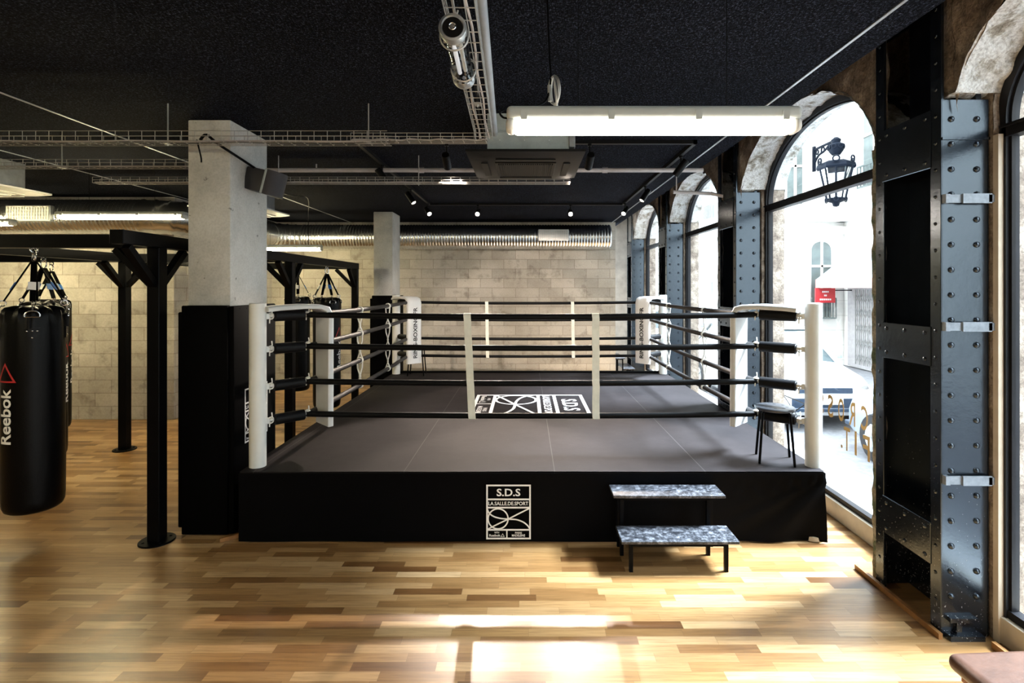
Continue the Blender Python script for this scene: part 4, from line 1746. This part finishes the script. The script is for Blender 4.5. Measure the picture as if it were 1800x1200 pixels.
cassette('ceiling cassette with black grille hanging above the ring', -0.485, 0.475, 4.22, 5.24)
cassette('white edged ceiling cassette at the edge of the picture, above the rig', -6.55, -5.6, 5.30, 6.25, False)
cassette('ceiling cassette half hidden behind the near concrete pillar', -4.55, -3.6, 7.1, 8.05, False)

# ------------------------------------------------------------------ spiral duct
du = thing('ventilation_duct', 'shiny corrugated spiral duct running along the block walls', 'duct', (-2, 11.12, 3.12))
DZ, DR = 3.12, 0.25


def corrugated(m, p, d, L, r, n=40, pitch=0.06):
    prof = []
    k = int(L / (pitch / 4))
    for i in range(k + 1):
        prof.append((r + 0.008 * math.sin(i * PI / 2), L * i / k))
    m.lathe(prof, p, d, n)


m = MB()
corrugated(m, (-4.65, 11.12, DZ), (1, 0, 0), 4.65 + 1.76, DR)
back_run = m.build('duct_run', M['duct'], du, smooth=60)
m = MB()
corrugated(m, (-12.0, 7.95, DZ), (1, 0, 0), 12.0 - 5.72, DR)
left_run = m.build('duct_run', M['duct'], du, smooth=60)
m = MB()
corrugated(m, (-5.2, 8.5, DZ), (0, 1, 0), 2.1, DR)
m.build('duct_run', M['duct'], du, smooth=60)


def elbow(c, a0, a1, rc=0.5):
    m = MB()
    N = 30
    pts, rs = [], []
    for i in range(N + 1):
        t = a0 + (a1 - a0) * i / N
        pts.append(Vector((c[0] + rc * math.cos(t), c[1] + rc * math.sin(t), DZ)))
        rs.append(DR + (0.014 if i % 6 == 0 else 0.002))
    m.tube(pts, rs, 36)
    m.build('elbow', M['duct'], du, smooth=50)


elbow((-5.72, 8.47, DZ), R(-90), R(0), 0.52)
elbow((-4.66, 10.58, DZ), R(180), R(90), 0.54)
for (par, xa, xb, yc, tilt) in ((back_run, 0.25, 0.87, 11.12, 8), (left_run, -7.55, -6.9, 7.95, 8)):
    m = MB()
    y = yc - DR - 0.012
    m.rbox((xa, y - 0.02, DZ - 0.10), (xb, y + 0.05, DZ + 0.13), 0.004, 1)
    gr = m.build('air_grille', M['galv'], par)
    m = MB()
    n = 16
    for k in range(n):
        x = xa + 0.03 + (xb - xa - 0.06) * k / (n - 1)
        m.box((x - 0.008, y - 0.026, DZ - 0.085), (x + 0.008, y - 0.019, DZ + 0.115))
    for k in range(5):
        z = DZ - 0.08 + 0.19 * k / 4
        m.box((xa + 0.015, y - 0.028, z - 0.004), (xb - 0.015, y - 0.019, z + 0.004))
    m.build('blade', M['ac_white'], gr)

# ------------------------------------------------------------------ lighting track and spotlights
TX, TY0, TY1, TZ = 1.62, 5.08, 8.86, ZC
tr = thing('lighting_track', 'rectangular black lighting track on the ceiling above the ring', 'lighting track', (0, 6.97, TZ - 0.03))
for (a, b) in (((-TX, TY0), (TX, TY0)), ((TX, TY0), (TX, TY1)), ((TX, TY1), (-TX, TY1)), ((-TX, TY1), (-TX, TY0))):
    m = MB()
    x0, x1 = min(a[0], b[0]) - 0.018, max(a[0], b[0]) + 0.018
    y0, y1 = min(a[1], b[1]) - 0.018, max(a[1], b[1]) + 0.018
    m.box((x0, y0, TZ - 0.035), (x1, y1, TZ))
    m.build('track_rail', M['ac_black'], tr)
GSP = 'cylinder spotlights on the lighting track'


def spot(label, x, y, aim, watts, lens='bulb_dim', drop=0.13, cone=60):
    t = thing('spotlight', label, 'spotlight', (x, y, TZ - 0.035), GSP)
    c = Vector((x, y, TZ - 0.035 - drop))
    d = (Vector(aim) - c).normalized()
    m = MB()
    m.cyl((x, y, TZ - 0.035), (x, y, TZ - 0.055), 0.02, n=12)
    m.cyl((x, y, TZ - 0.05), c, 0.009, n=8)
    m.build('stem', M['ac_black'], t)
    m = MB()
    r = 0.038
    b0, b1 = c - d * 0.09, c + d * 0.10
    m.lathe([(r * 0.9, 0), (r, 0.006), (r, 0.19), (r * 0.9, 0.19), (r * 0.86, 0.175)], b0, d, 24)
    m.build('lamp_head', M['ac_black'], t)
    m = MB()
    m.lathe([(r * 0.84, 0), (r * 0.7, 0.004), (0.001, 0.006)], b0 + d * 0.180, d, 20)
    m.build('lens', M[lens], t)
    if watts:
        li = bpy.data.lights.new('spot_beam', 'SPOT')
        li.energy = watts
        li.color = (1.0, 0.84, 0.70)
        li.spot_size = R(cone)
        li.spot_blend = 0.25
        li.shadow_soft_size = 0.025
        lo = bpy.data.objects.new('spot_beam', li)
        COL.objects.link(lo)
        lo.location = b1 + d * 0.012
        lo.rotation_euler = d.to_track_quat('-Z', 'Y').to_euler()
    return t


spot('bright spotlight on the back track shining at the camera, left of its twin', -0.81, TY1, (-0.9, 1.9, 0.0), 900, 'bulb', 0.12, 47)
spot('bright spotlight on the back of the track shining at the camera, right of its twin', 0.74, TY1, (0.4, 1.9, 0.0), 900, 'bulb', 0.12, 47)
spot('black spotlight seen from behind beside the ceiling cassette, near the tray corner', -0.765, TY0, (-0.9, 11.4, 0.3), 420, 'bulb_dim', 0.16, 50)
spot('black spotlight seen from behind under the tube light, beside the ceiling cassette', 0.61, TY0, (0.4, 11.4, 0.3), 420, 'bulb_dim', 0.16, 50)
for (x, y, lab) in ((-TX, 5.95, 'spotlight on the left run of the track, nearest the cable tray'), (-TX, 7.4, 'middle spotlight on the left run of the track'), (-TX, 8.70, 'glowing spotlight at the far end of the left run of the track'),
                    (TX, 5.54, 'spotlight on the right run of the track, nearest the tube light'), (TX, 7.2, 'middle spotlight on the right run of the track'), (TX, 8.66, 'glowing spotlight at the far end of the right run of the track')):
    spot(lab, x, y, (x * -0.15, 6.6 - (0.9 if y > 8 else 0.0), 0.6), 90, 'bulb' if y > 8 else 'bulb_dim', 0.12, 70)

# ------------------------------------------------------------------ loudspeaker
sp = thing('loudspeaker', 'black loudspeaker on a bracket at the side of the near concrete pillar', 'loudspeaker', (-2.48, 4.75, 3.0))
mt = Matrix.Translation((-2.31, 4.75, 2.995)) @ Matrix.Rotation(R(14), 4, 'Y') @ Matrix.Rotation(R(-12), 4, 'Z')
m = MB()
m.rbox((-0.17, -0.11, -0.10), (0.03, 0.11, 0.10), 0.012, 2, mt)
m.build('cabinet', M['speaker'], sp)
m = MB()
vs = []
for i in range(9):
    a = -PI / 2 + PI * i / 8
    vs.append((0.05 + 0.085 * math.cos(a), 0.118 * math.sin(a)))
pts = [mt @ Vector((0.03, -0.118, -0.108))] + [mt @ Vector((u, v, -0.108)) for u, v in vs] + [mt @ Vector((0.03, 0.118, -0.108))]
m.prism(pts, (mt.to_3x3() @ Vector((0, 0, 0.216))))
m.build('front_mesh', M['speaker_mesh'], sp, fix=True)
m = MB()
m.rbox((0.022, -0.121, -0.111), (0.05, 0.121, 0.111), 0.006, 1, mt)
m.build('trim_ring', M['ac_box'], sp)
m = MB()
m.box((-2.488, 4.70, 2.95), (-2.478, 4.80, 3.05))
m.cyl((-2.48, 4.75, 3.0), (-2.44, 4.75, 3.01), 0.02, n=10)
m.build('wall_bracket', M['black_steel'], sp)
m = MB()
m.tube(spline([P(352, 246, 4.12), P(363, 237, 4.12), P(385, 254, 4.2), P(440, 290, 4.62), P(455, 300, 4.72)], 5), 0.011, 8)
m.tube(spline([P(350, 262, 4.12), P(346, 246, 4.12), P(353, 275, 4.2), P(354, 285, 4.2)], 5), 0.006, 6)
m.tube(spline([P(492, 338, 4.8), P(515, 344, 6.0), P(541, 349, 7.8), P(542, 380, 9.6), P(542, 430, 9.85)], 5), 0.006, 6)
tag(m.build('speaker_cable', M['black_steel']), 'thin black cable looping from the front cable tray to the loudspeaker', 'cable')

# ------------------------------------------------------------------ leather bench
be = thing('leather_bench', 'brown leather topped bench cut off at the lower corner of the picture', 'bench', (2.12, 1.75, 0))
mt = Matrix.Translation((2.14, 1.72, 0)) @ Matrix.Rotation(R(3), 4, 'Z')
m = MB()
bm_ = bmesh.new()
bmesh.ops.create_grid(bm_, x_segments=14, y_segments=24, size=1)
top = []
m.rbox((-0.31, -0.60, 0.425), (0.31, 0.575, 0.50), 0.036, 5, mt)
bm_.free()
m.build('seat_pad', M['leather'], be)
m = MB()
m.box((-0.27, -0.56, 0.395), (0.27, 0.535, 0.427), mt)
m.build('seat_frame', M['dark_wood'], be)
for (sx_, sy_) in ((-1, -1), (1, -1), (1, 1), (-1, 1)):
    m = MB()
    m.bar(mt @ Vector((sx_ * 0.20, sy_ * 0.42, 0.41)), mt @ Vector((sx_ * 0.27, sy_ * 0.47, 0.0)), 0.065, 0.05)
    m.build('leg', M['dark_wood'], be)

# ------------------------------------------------------------------ the street
mb = MB()
mb.box((3.0, -30, -0.3), (3.55, 60, -0.02))
tag(struct('pavement', mb, M['pavement']), 'pale pavement outside the windows', 'pavement')
mb = MB()
mb.box((3.55, -30, -0.3), (16, 60, -0.14))
tag(struct('street', mb, M['asphalt']), 'grey street outside the windows', 'street')


def far_window(parent, p0, ux, w, h, arched=False, rail=False):
    """window on a facade: p0 bottom centre on the facade plane, ux unit vector along the facade"""
    p0, ux = Vector(p0), Vector(ux)
    nrm = Vector((-ux.y, ux.x, 0))
    if nrm.dot(Vector((0, 0, 0)) - p0) < 0:
        nrm = -nrm
    up = Vector((0, 0, 1))
    out = [(-w / 2, 0), (w / 2, 0)]
    if arched:
        out += [(w / 2 * math.cos(PI * i / 12), h - w / 2 + w / 2 * math.sin(PI * i / 12)) for i in range(13)]
    else:
        out += [(w / 2, h), (-w / 2, h)]
    m = MB()
    m.prism([p0 + ux * u + up * v - nrm * 0.03 for u, v in out], nrm * 0.06)
    win = m.build('window', M['win_far'], parent, fix=True)
    m = MB()
    big = [(u * 1.12, v * (1.04 if v else 1)) for u, v in out]
    m.tube([p0 + ux * u + up * v + nrm * 0.03 for u, v in big], 0.07, 4, closed=True)
    m.bar(p0 + nrm * 0.04, p0 + up * h + nrm * 0.04, 0.06)
    m.bar(p0 - ux * w / 2 + up * h * 0.68 + nrm * 0.04, p0 + ux * w / 2 + up * h * 0.68 + nrm * 0.04, 0.06)
    m.build('surround', M['facade'], win)
    if rail:
        m = MB()
        for k in range(9):
            q = p0 + ux * (w * (k / 8 - 0.5) * 1.1) + nrm * 0.16
            m.bar(q, q + up * 0.55, 0.025)
        m.bar(p0 - ux * w * 0.55 + nrm * 0.16 + up * 0.55, p0 + ux * w * 0.55 + nrm * 0.16 + up * 0.55, 0.04)
        m.bar(p0 - ux * w * 0.55 + nrm * 0.16, p0 + ux * w * 0.55 + nrm * 0.16, 0.04)
        m.build('railing', M['win_far'], win)


fb = thing('stone_building', 'pale stone building across the street with awning and shop below', 'building', (10, 4, 0))
m = MB()
m.box((9.0, -25, -0.13), (12, 14.98, 8.2))
m.build('wall', M['facade'], fb)
for z in (3.9, 7.4):
    m = MB()
    m.box((8.75, -25, z), (9.0, 15.0, z + 0.28))
    m.build('cornice', M['facade'], fb)
for y in (-3.5, -0.5, 2.5, 5.5, 8.3, 11.2, 13.6):
    far_window(fb, (9.0, y, 4.7), (0, 1, 0), 0.95, 2.0, False, True)
for y in (-3.5, -0.5, 2.5, 5.5, 8.3, 11.0):
    far_window(fb, (9.0, y, 0.3), (0, 1, 0), 1.5, 2.6)
eb = thing('stone_building', 'pale stone building farther down the street, with an arched window and the street lantern', 'building', (9, 25, 0))
m = MB()
m.box((7.2, 15.0, -0.15), (14, 55, 12))
m.build('wall', M['facade'], eb)
for z in (3.9, 7.4):
    m = MB()
    m.box((6.95, 14.8, z), (9.2, 15.0, z + 0.25))
    m.box((6.95, 15.0, z), (7.2, 55, z + 0.25))
    m.build('cornice', M['facade'], eb)
m = MB()
m.box((7.75, 14.88, 3.55), (9.0, 15.0, 3.78))
m.box((7.8, 14.9, 1.2), (7.98, 15.0, 3.55))
m.build('door_surround', M['facade'], eb)
far_window(eb, (8.35, 15.0, 1.2), (1, 0, 0), 0.62, 2.15, True, True)
far_window(eb, (7.6, 15.0, 4.4), (1, 0, 0), 0.5, 1.6)
for y in (17.5, 20.5, 23.5, 26.5):
    far_window(eb, (7.2, y, 0.4), (0, 1, 0), 1.3, 2.8)
    far_window(eb, (7.2, y, 4.7), (0, 1, 0), 0.95, 2.0, False, True)

# street lantern
la = thing('street_lantern', 'ornate blue black street lantern on a scrolled bracket seen through the arched window', 'street lamp', (8.0, 13.9, 4))
lx, ly = 8.14, 13.9
lzt, lzb = P(1470, 287, ly).z, P(1470, 350, ly).z
m = MB()
m.lathe([(0.43, 0.0), (0.46, 0.05), (0.44, 0.14), (0.40, 0.16), (0.33, 0.20), (0.40, -0.02)], (lx, ly, lzt - 0.16), (0, 0, 1), 6, caps=False)
for k in range(6):
    a = 2 * PI * k / 6
    m.torus((lx + 0.43 * math.cos(a), ly + 0.43 * math.sin(a), lzt + 0.05), 0.075, 0.02, (math.cos(a), math.sin(a), 0), 14, 6)
m.build('crown', M['lamp_iron'], la)
m = MB()
m.lathe([(0.10, 0), (0.17, 0.1), (0.20, 0.26), (0.10, 0.32), (0.12, 0.4), (0.05, 0.46)], (lx, ly, lzt + 0.22), (0, 0, 1), 12)
for k in range(8):
    a = 2 * PI * k / 8
    m.torus((lx + 0.19 * math.cos(a), ly + 0.19 * math.sin(a), lzt + 0.42), 0.05, 0.015, (math.cos(a), math.sin(a), 0), 10, 5)
m.build('finial', M['lamp_iron'], la)
m = MB()
for k in range(6):
    a = 2 * PI * k / 6
    m.bar((lx + 0.42 * math.cos(a), ly + 0.42 * math.sin(a), lzt - 0.16), (lx + 0.24 * math.cos(a), ly + 0.24 * math.sin(a), lzb - 0.02), 0.035)
m.build('lantern_bar', M['lamp_iron'], la)
m = MB()
m.lathe([(0.40, 0), (0.23, -(lzt - 0.16 - lzb))], (lx, ly, lzt - 0.16), (0, 0, 1), 6, caps=False)
m.build('lantern_glass', M['lamp_glass'], la, smooth=0)
m = MB()
m.lathe([(0.25, 0.02), (0.27, 0), (0.2, -0.06), (0.09, -0.10), (0.07, -0.18), (0.02, -0.2)], (lx, ly, lzb), (0, 0, 1), 6)
for k in range(6):
    a = 2 * PI * k / 6
    m.torus((lx + 0.26 * math.cos(a), ly + 0.26 * math.sin(a), lzb - 0.02), 0.05, 0.014, (math.cos(a), math.sin(a), 0), 10, 5)
m.build('base_ring', M['lamp_iron'], la)
m = MB()
za = lzt + 0.62
m.bar((lx, ly, za), (lx, 15.0, za), 0.05)
m.tube(spline([(lx, ly + 0.25, za), (lx, ly + 0.5, za - 0.14), (lx, ly + 0.85, za - 0.22), (lx, 15.0, za - 0.45)], 6), 0.03, 6)
m.torus((lx, ly + 0.62, za - 0.11), 0.075, 0.022, (1, 0, 0), 14, 6)
m.torus((lx, ly + 0.9, za - 0.1), 0.06, 0.02, (1, 0, 0), 14, 6)
m.bar((lx, 14.96, za + 0.1), (lx, 14.96, za - 0.6), 0.07)
m.build('bracket', M['lamp_iron'], la)

# shop: awning, red sign, folding grille
aw = thing('shop_awning', 'grey blue shop awning with faded pink valance across the street', 'awning', (8.5, 13.4, 2))
m = MB()
m.prism([(9.0, 11.2, 2.96), (8.0, 11.2, 2.28), (8.0, 14.6, 2.28), (9.0, 14.85, 2.96)], (0, 0, -0.03))
m.build('cloth', M['awning'], aw, fix=True)
m = MB()
m.box((7.985, 11.2, 2.05), (8.0, 14.6, 2.28))
m.build('valance', M['awning_red'], aw)
m = MB()
for y in (11.4, 14.4):
    m.bar((9.0, y, 2.4), (8.0, y, 2.24), 0.03)
m.build('arm', M['lamp_iron'], aw)
sg = thing('shop_sign', 'small red sign with three pale lines below the awning', 'sign', (8.2, 14.5, 1.8))
m = MB()
m.box((7.93, 14.5, 1.64), (8.47, 14.54, 2.04))
b_ = m.build('board', M['sign_red'], sg)
m = MB()
for (u, z, n, wv) in ((8.2, 1.94, 4, 0.035), (8.2, 1.84, 2, 0.03), (8.2, 1.73, 6, 0.04)):
    for k in range(n):
        x = u + (k - (n - 1) / 2) * wv * 1.35
        m.box((x - wv / 2, 14.495, z - 0.022), (x + wv / 2, 14.5, z + 0.022))
m.build('lettering', M['print_white'], b_, smooth=0)
m = MB()
m.bar((8.47, 14.52, 1.98), (9.0, 14.52, 1.98), 0.03)
m.build('bracket', M['lamp_iron'], sg)
sf = thing('shop_grille', 'grey folding security grille closed over the shop front below the awning', 'security grille', (8.95, 13.4, 0))
m = MB()
m.box((8.93, 12.2, -0.1), (8.99, 14.7, 2.1))
m.build('shop_front', M['shutter'], sf)
m = MB()
for k in range(12):
    y = 12.4 + 0.17 * k
    m.bar((8.88, y, 0.0), (8.88, y, 2.0), 0.022)
for k in range(11):
    y = 12.4 + 0.17 * k
    for z in (0.2, 0.6, 1.0, 1.4, 1.8):
        m.bar((8.88, y, z - 0.14), (8.88, y + 0.17, z + 0.1), 0.014)
        m.bar((8.88, y + 0.17, z - 0.14), (8.88, y, z + 0.1), 0.014)
m.build('lattice', M['grey_print'], sf)


# parked cars
def car(label, x0, y0, paint, facing, L=4.1, W=1.72):
    """car whose front bumper is at y0 facing -Y (facing = -1) or +Y (facing = 1)"""
    t = thing('car', label, 'car', (x0 + W / 2, y0, -0.14), 'cars parked in the street')
    g = -0.14

    def q(u, y, z):      # u across 0..W, y back from the bumper, z up
        return Vector((x0 + u, y0 - facing * y, g + z))
    secs = [  # y, half width factor, [(u, z)...] lower body ring
        (0.0, 0.80, 0.30, 0.62), (0.08, 0.90, 0.22, 0.70), (0.35, 0.97, 0.20, 0.80), (1.0, 1.0, 0.20, 0.92), (1.25, 1.0, 0.20, 0.95), (2.4, 1.0, 0.20, 0.97), (3.4, 1.0, 0.20, 0.98), (3.85, 0.96, 0.24, 0.95), (4.05, 0.88, 0.30, 0.85), (4.1, 0.82, 0.34, 0.72)]
    m = MB()
    ring_ = []
    for (y, k, zb, zt) in secs:
        h = W / 2 * k
        ring_.append([q(W / 2 + u * h, y * L / 4.1, z) for u, z in ((-0.9, zb), (-1, zb + 0.1), (-1, zt - 0.16), (-0.94, zt - 0.03), (-0.6, zt), (0.6, zt), (0.94, zt - 0.03), (1, zt - 0.16), (1, zb + 0.1), (0.9, zb))])
    n = 10
    m.v = [v for r_ in ring_ for v in r_]
    for i in range(len(ring_) - 1):
        for e in range(n):
            m.f.append((i * n + e, i * n + (e + 1) % n, (i + 1) * n + (e + 1) % n, (i + 1) * n + e))
    m.f += [tuple(range(n)), tuple(range(len(ring_) * n - 1, (len(ring_) - 1) * n - 1, -1))]
    body_ = m.build('body', M[paint], t, fix=True, smooth=40)
    m = MB()
    cab = [(1.05, 0.90, 0.90), (1.75, 0.76, 1.42), (2.1, 0.74, 1.47), (3.2, 0.74, 1.45), (3.9, 0.84, 0.95)]
    vs = []
    for (y, k, z) in cab:
        h = W / 2 * k
        vs += [q(W / 2 - h, y, z), q(W / 2 + h, y, z)]
    base_ = []
    for (y, k, z) in cab:
        base_ += [q(W / 2 - W / 2 * 0.93, y, 0.9), q(W / 2 + W / 2 * 0.93, y, 0.9)]
    a = len(vs)
    vs += base_
    fs = [(2 * i, 2 * i + 1, 2 * i + 3, 2 * i + 2) for i in range(4)]
    fs += [(2 * i, 2 * i + 2, a + 2 * i + 2, a + 2 * i) for i in range(4)] + [(2 * i + 1, a + 2 * i + 1, a + 2 * i + 3, 2 * i + 3) for i in range(4)]
    m.add(vs, fs)
    m.build('cabin_glass', M['car_glass'], t, fix=True, smooth=20)
    m = MB()
    m.prism([q(W / 2 - 0.66, 1.72, 1.42), q(W / 2 + 0.66, 1.72, 1.42), q(W / 2 + 0.65, 3.25, 1.45), q(W / 2 - 0.65, 3.25, 1.45)], (0, 0, 0.045))
    for s_ in (-1, 1):
        for (ya, za, ua, yb, zb, ub) in ((1.05, 0.9, 0.80, 1.75, 1.44, 0.66), (2.45, 0.95, 0.81, 2.45, 1.46, 0.65), (3.2, 1.46, 0.65, 3.85, 0.95, 0.76)):
            m.bar(q(W / 2 + s_ * ua, ya, za), q(W / 2 + s_ * ub, yb, zb), 0.07)
    m.build('roof', M[paint], t, fix=True)
    m = MB()
    m.box(q(W * 0.2, -0.012, 0.36), q(W * 0.8, 0.06, 0.50))
    m.box(q(W * 0.26, -0.012, 0.58), q(W * 0.74, 0.06, 0.66))
    m.build('grille', M['grille'], t, fix=True)
    m = MB()
    m.rbox([min(p_) for p_ in zip(q(0.1, -0.05, 0.30), q(W - 0.1, 0.1, 0.36))], [max(p_) for p_ in zip(q(0.1, -0.05, 0.30), q(W - 0.1, 0.1, 0.36))], 0.01, 1)
    m.build('bumper', M['grille'], t)
    m = MB()
    m.box(q(W / 2 - 0.26, -0.03, 0.41), q(W / 2 + 0.26, -0.01, 0.52))
    m.build('number_plate', M['ac_white'], t, fix=True)
    for u in (0.23, W - 0.23):
        m = MB()
        m.lathe([(0.001, -0.05), (0.07, -0.035), (0.10, 0.0), (0.10, 0.06)], q(u, 0.08, 0.62), (0, -facing, 0), 14)
        m.build('headlight', M['chrome'], t)
        m = MB()
        s_ = -1 if u < W / 2 else 1
        m.rbox([min(p_) for p_ in zip(q(W / 2 + s_ * 0.84, 1.25, 0.95), q(W / 2 + s_ * 1.02, 1.38, 1.08))], [max(p_) for p_ in zip(q(W / 2 + s_ * 0.84, 1.25, 0.95), q(W / 2 + s_ * 1.02, 1.38, 1.08))], 0.02, 2)
        m.build('mirror', M['car_silver'], t)
    for y in (0.75, 3.3):
        for s_ in (-1, 1):
            c = q(W / 2 + s_ * (W / 2 - 0.09), y, 0.31)
            m = MB()
            m.lathe([(0.2, -0.1), (0.29, -0.1), (0.31, -0.07), (0.31, 0.07), (0.29, 0.1), (0.2, 0.1)], c, (1, 0, 0), 28)
            wh = m.build('wheel', M['tyre'], t)
            m = MB()
            m.lathe([(0.19, 0), (0.17, 0.03), (0.06, 0.02), (0.03, 0.04)], c + Vector((s_ * 0.08, 0, 0)), (s_, 0, 0), 16)
            for k in range(5):
                a = 2 * PI * k / 5
                m.bar(c + Vector((s_ * 0.1, 0.04 * math.cos(a), 0.04 * math.sin(a))), c + Vector((s_ * 0.1, 0.18 * math.cos(a), 0.18 * math.sin(a))), 0.04, 0.02)
            m.build('hubcap', M['galv'], wh)
    return t


car('pale car with dark blue grille parked facing the window with gold lettering', 3.72, 8.1, 'car_white', -1)
car('pale blue car of which one corner and a wheel show beside the stone jamb', 4.35, 7.35, 'car_silver', 1)
car('car parked farther down the street beyond the second window', 3.75, 15.4, 'car_white', -1)
# thin wire stand on the pavement
ws = thing('wire_stand', 'thin folding wire stand outside the window beside the white ring post', 'stand', (3.3, 6.4, 0))
m = MB()
for dx in (0.0, 0.16):
    X = 3.22 + dx

    def on(x, y):
        Y = X * F / (x - CX)
        return P(x, y, Y)
    A, B_, C_, D_ = on(1377, 694), on(1416, 710), on(1405, 736), on(1377, 760)
    G = Vector((X, A.y, -0.02))
    m.tube([A, B_, on(1440, 720)], 0.006, 6)
    m.tube([A, G], 0.005, 6)
    m.tube([A, C_, on(1440, 785)], 0.005, 6)
    m.tube([on(1385, 731), B_], 0.006, 6)
    m.tube([on(1440, 720), Vector((X, on(1440, 720).y, -0.02))], 0.006, 6)
m.build('wire_frame', M['black_steel'], ws)
m = MB()
A1, A2 = P(1377, 694, 3.22 * F / 452), P(1377, 694, 3.38 * F / 452)
m.tube([A1, Vector((3.38, A2.y, A2.z))], 0.006, 6)
m.build('cross_bar', M['black_steel'], ws)

# ------------------------------------------------------------------ light and camera
w = bpy.data.worlds.new('daylight')
scene.world = w
w.use_nodes = True
bg = w.node_tree.nodes['Background']
bg.inputs[0].default_value = (0.80, 0.91, 1.0, 1)
bg.inputs[1].default_value = 10.0
sun = bpy.data.lights.new('sun', 'SUN')
sun.energy = 60.0
sun.angle = R(22)
sun.color = (0.74, 0.87, 1.0)
so = bpy.data.objects.new('sun', sun)
so.rotation_euler = Vector((-math.cos(R(52)), -0.12, -math.sin(R(52)))).to_track_quat('-Z', 'Y').to_euler()
COL.objects.link(so)

scene.cycles.max_bounces = 9
scene.cycles.diffuse_bounces = 4
cam = bpy.data.cameras.new('camera')
cam.sensor_width = 36
cam.lens = 36 * F / 1800
cam.shift_x = -(CX - 900) / 1800
cam.shift_y = (CY - 600) / 1800
cam.clip_start = 0.05
co = bpy.data.objects.new('camera', cam)
co.location = (0, 0, H)
co.rotation_euler = (R(90), 0, 0)
COL.objects.link(co)
scene.camera = co
vs_ = scene.view_settings
scene.display_settings.display_device = 'sRGB'
vs_.view_transform = 'Standard'
vs_.look = 'None'
vs_.exposure = 0.25
vs_.gamma = 1.0
vs_.use_curve_mapping = False
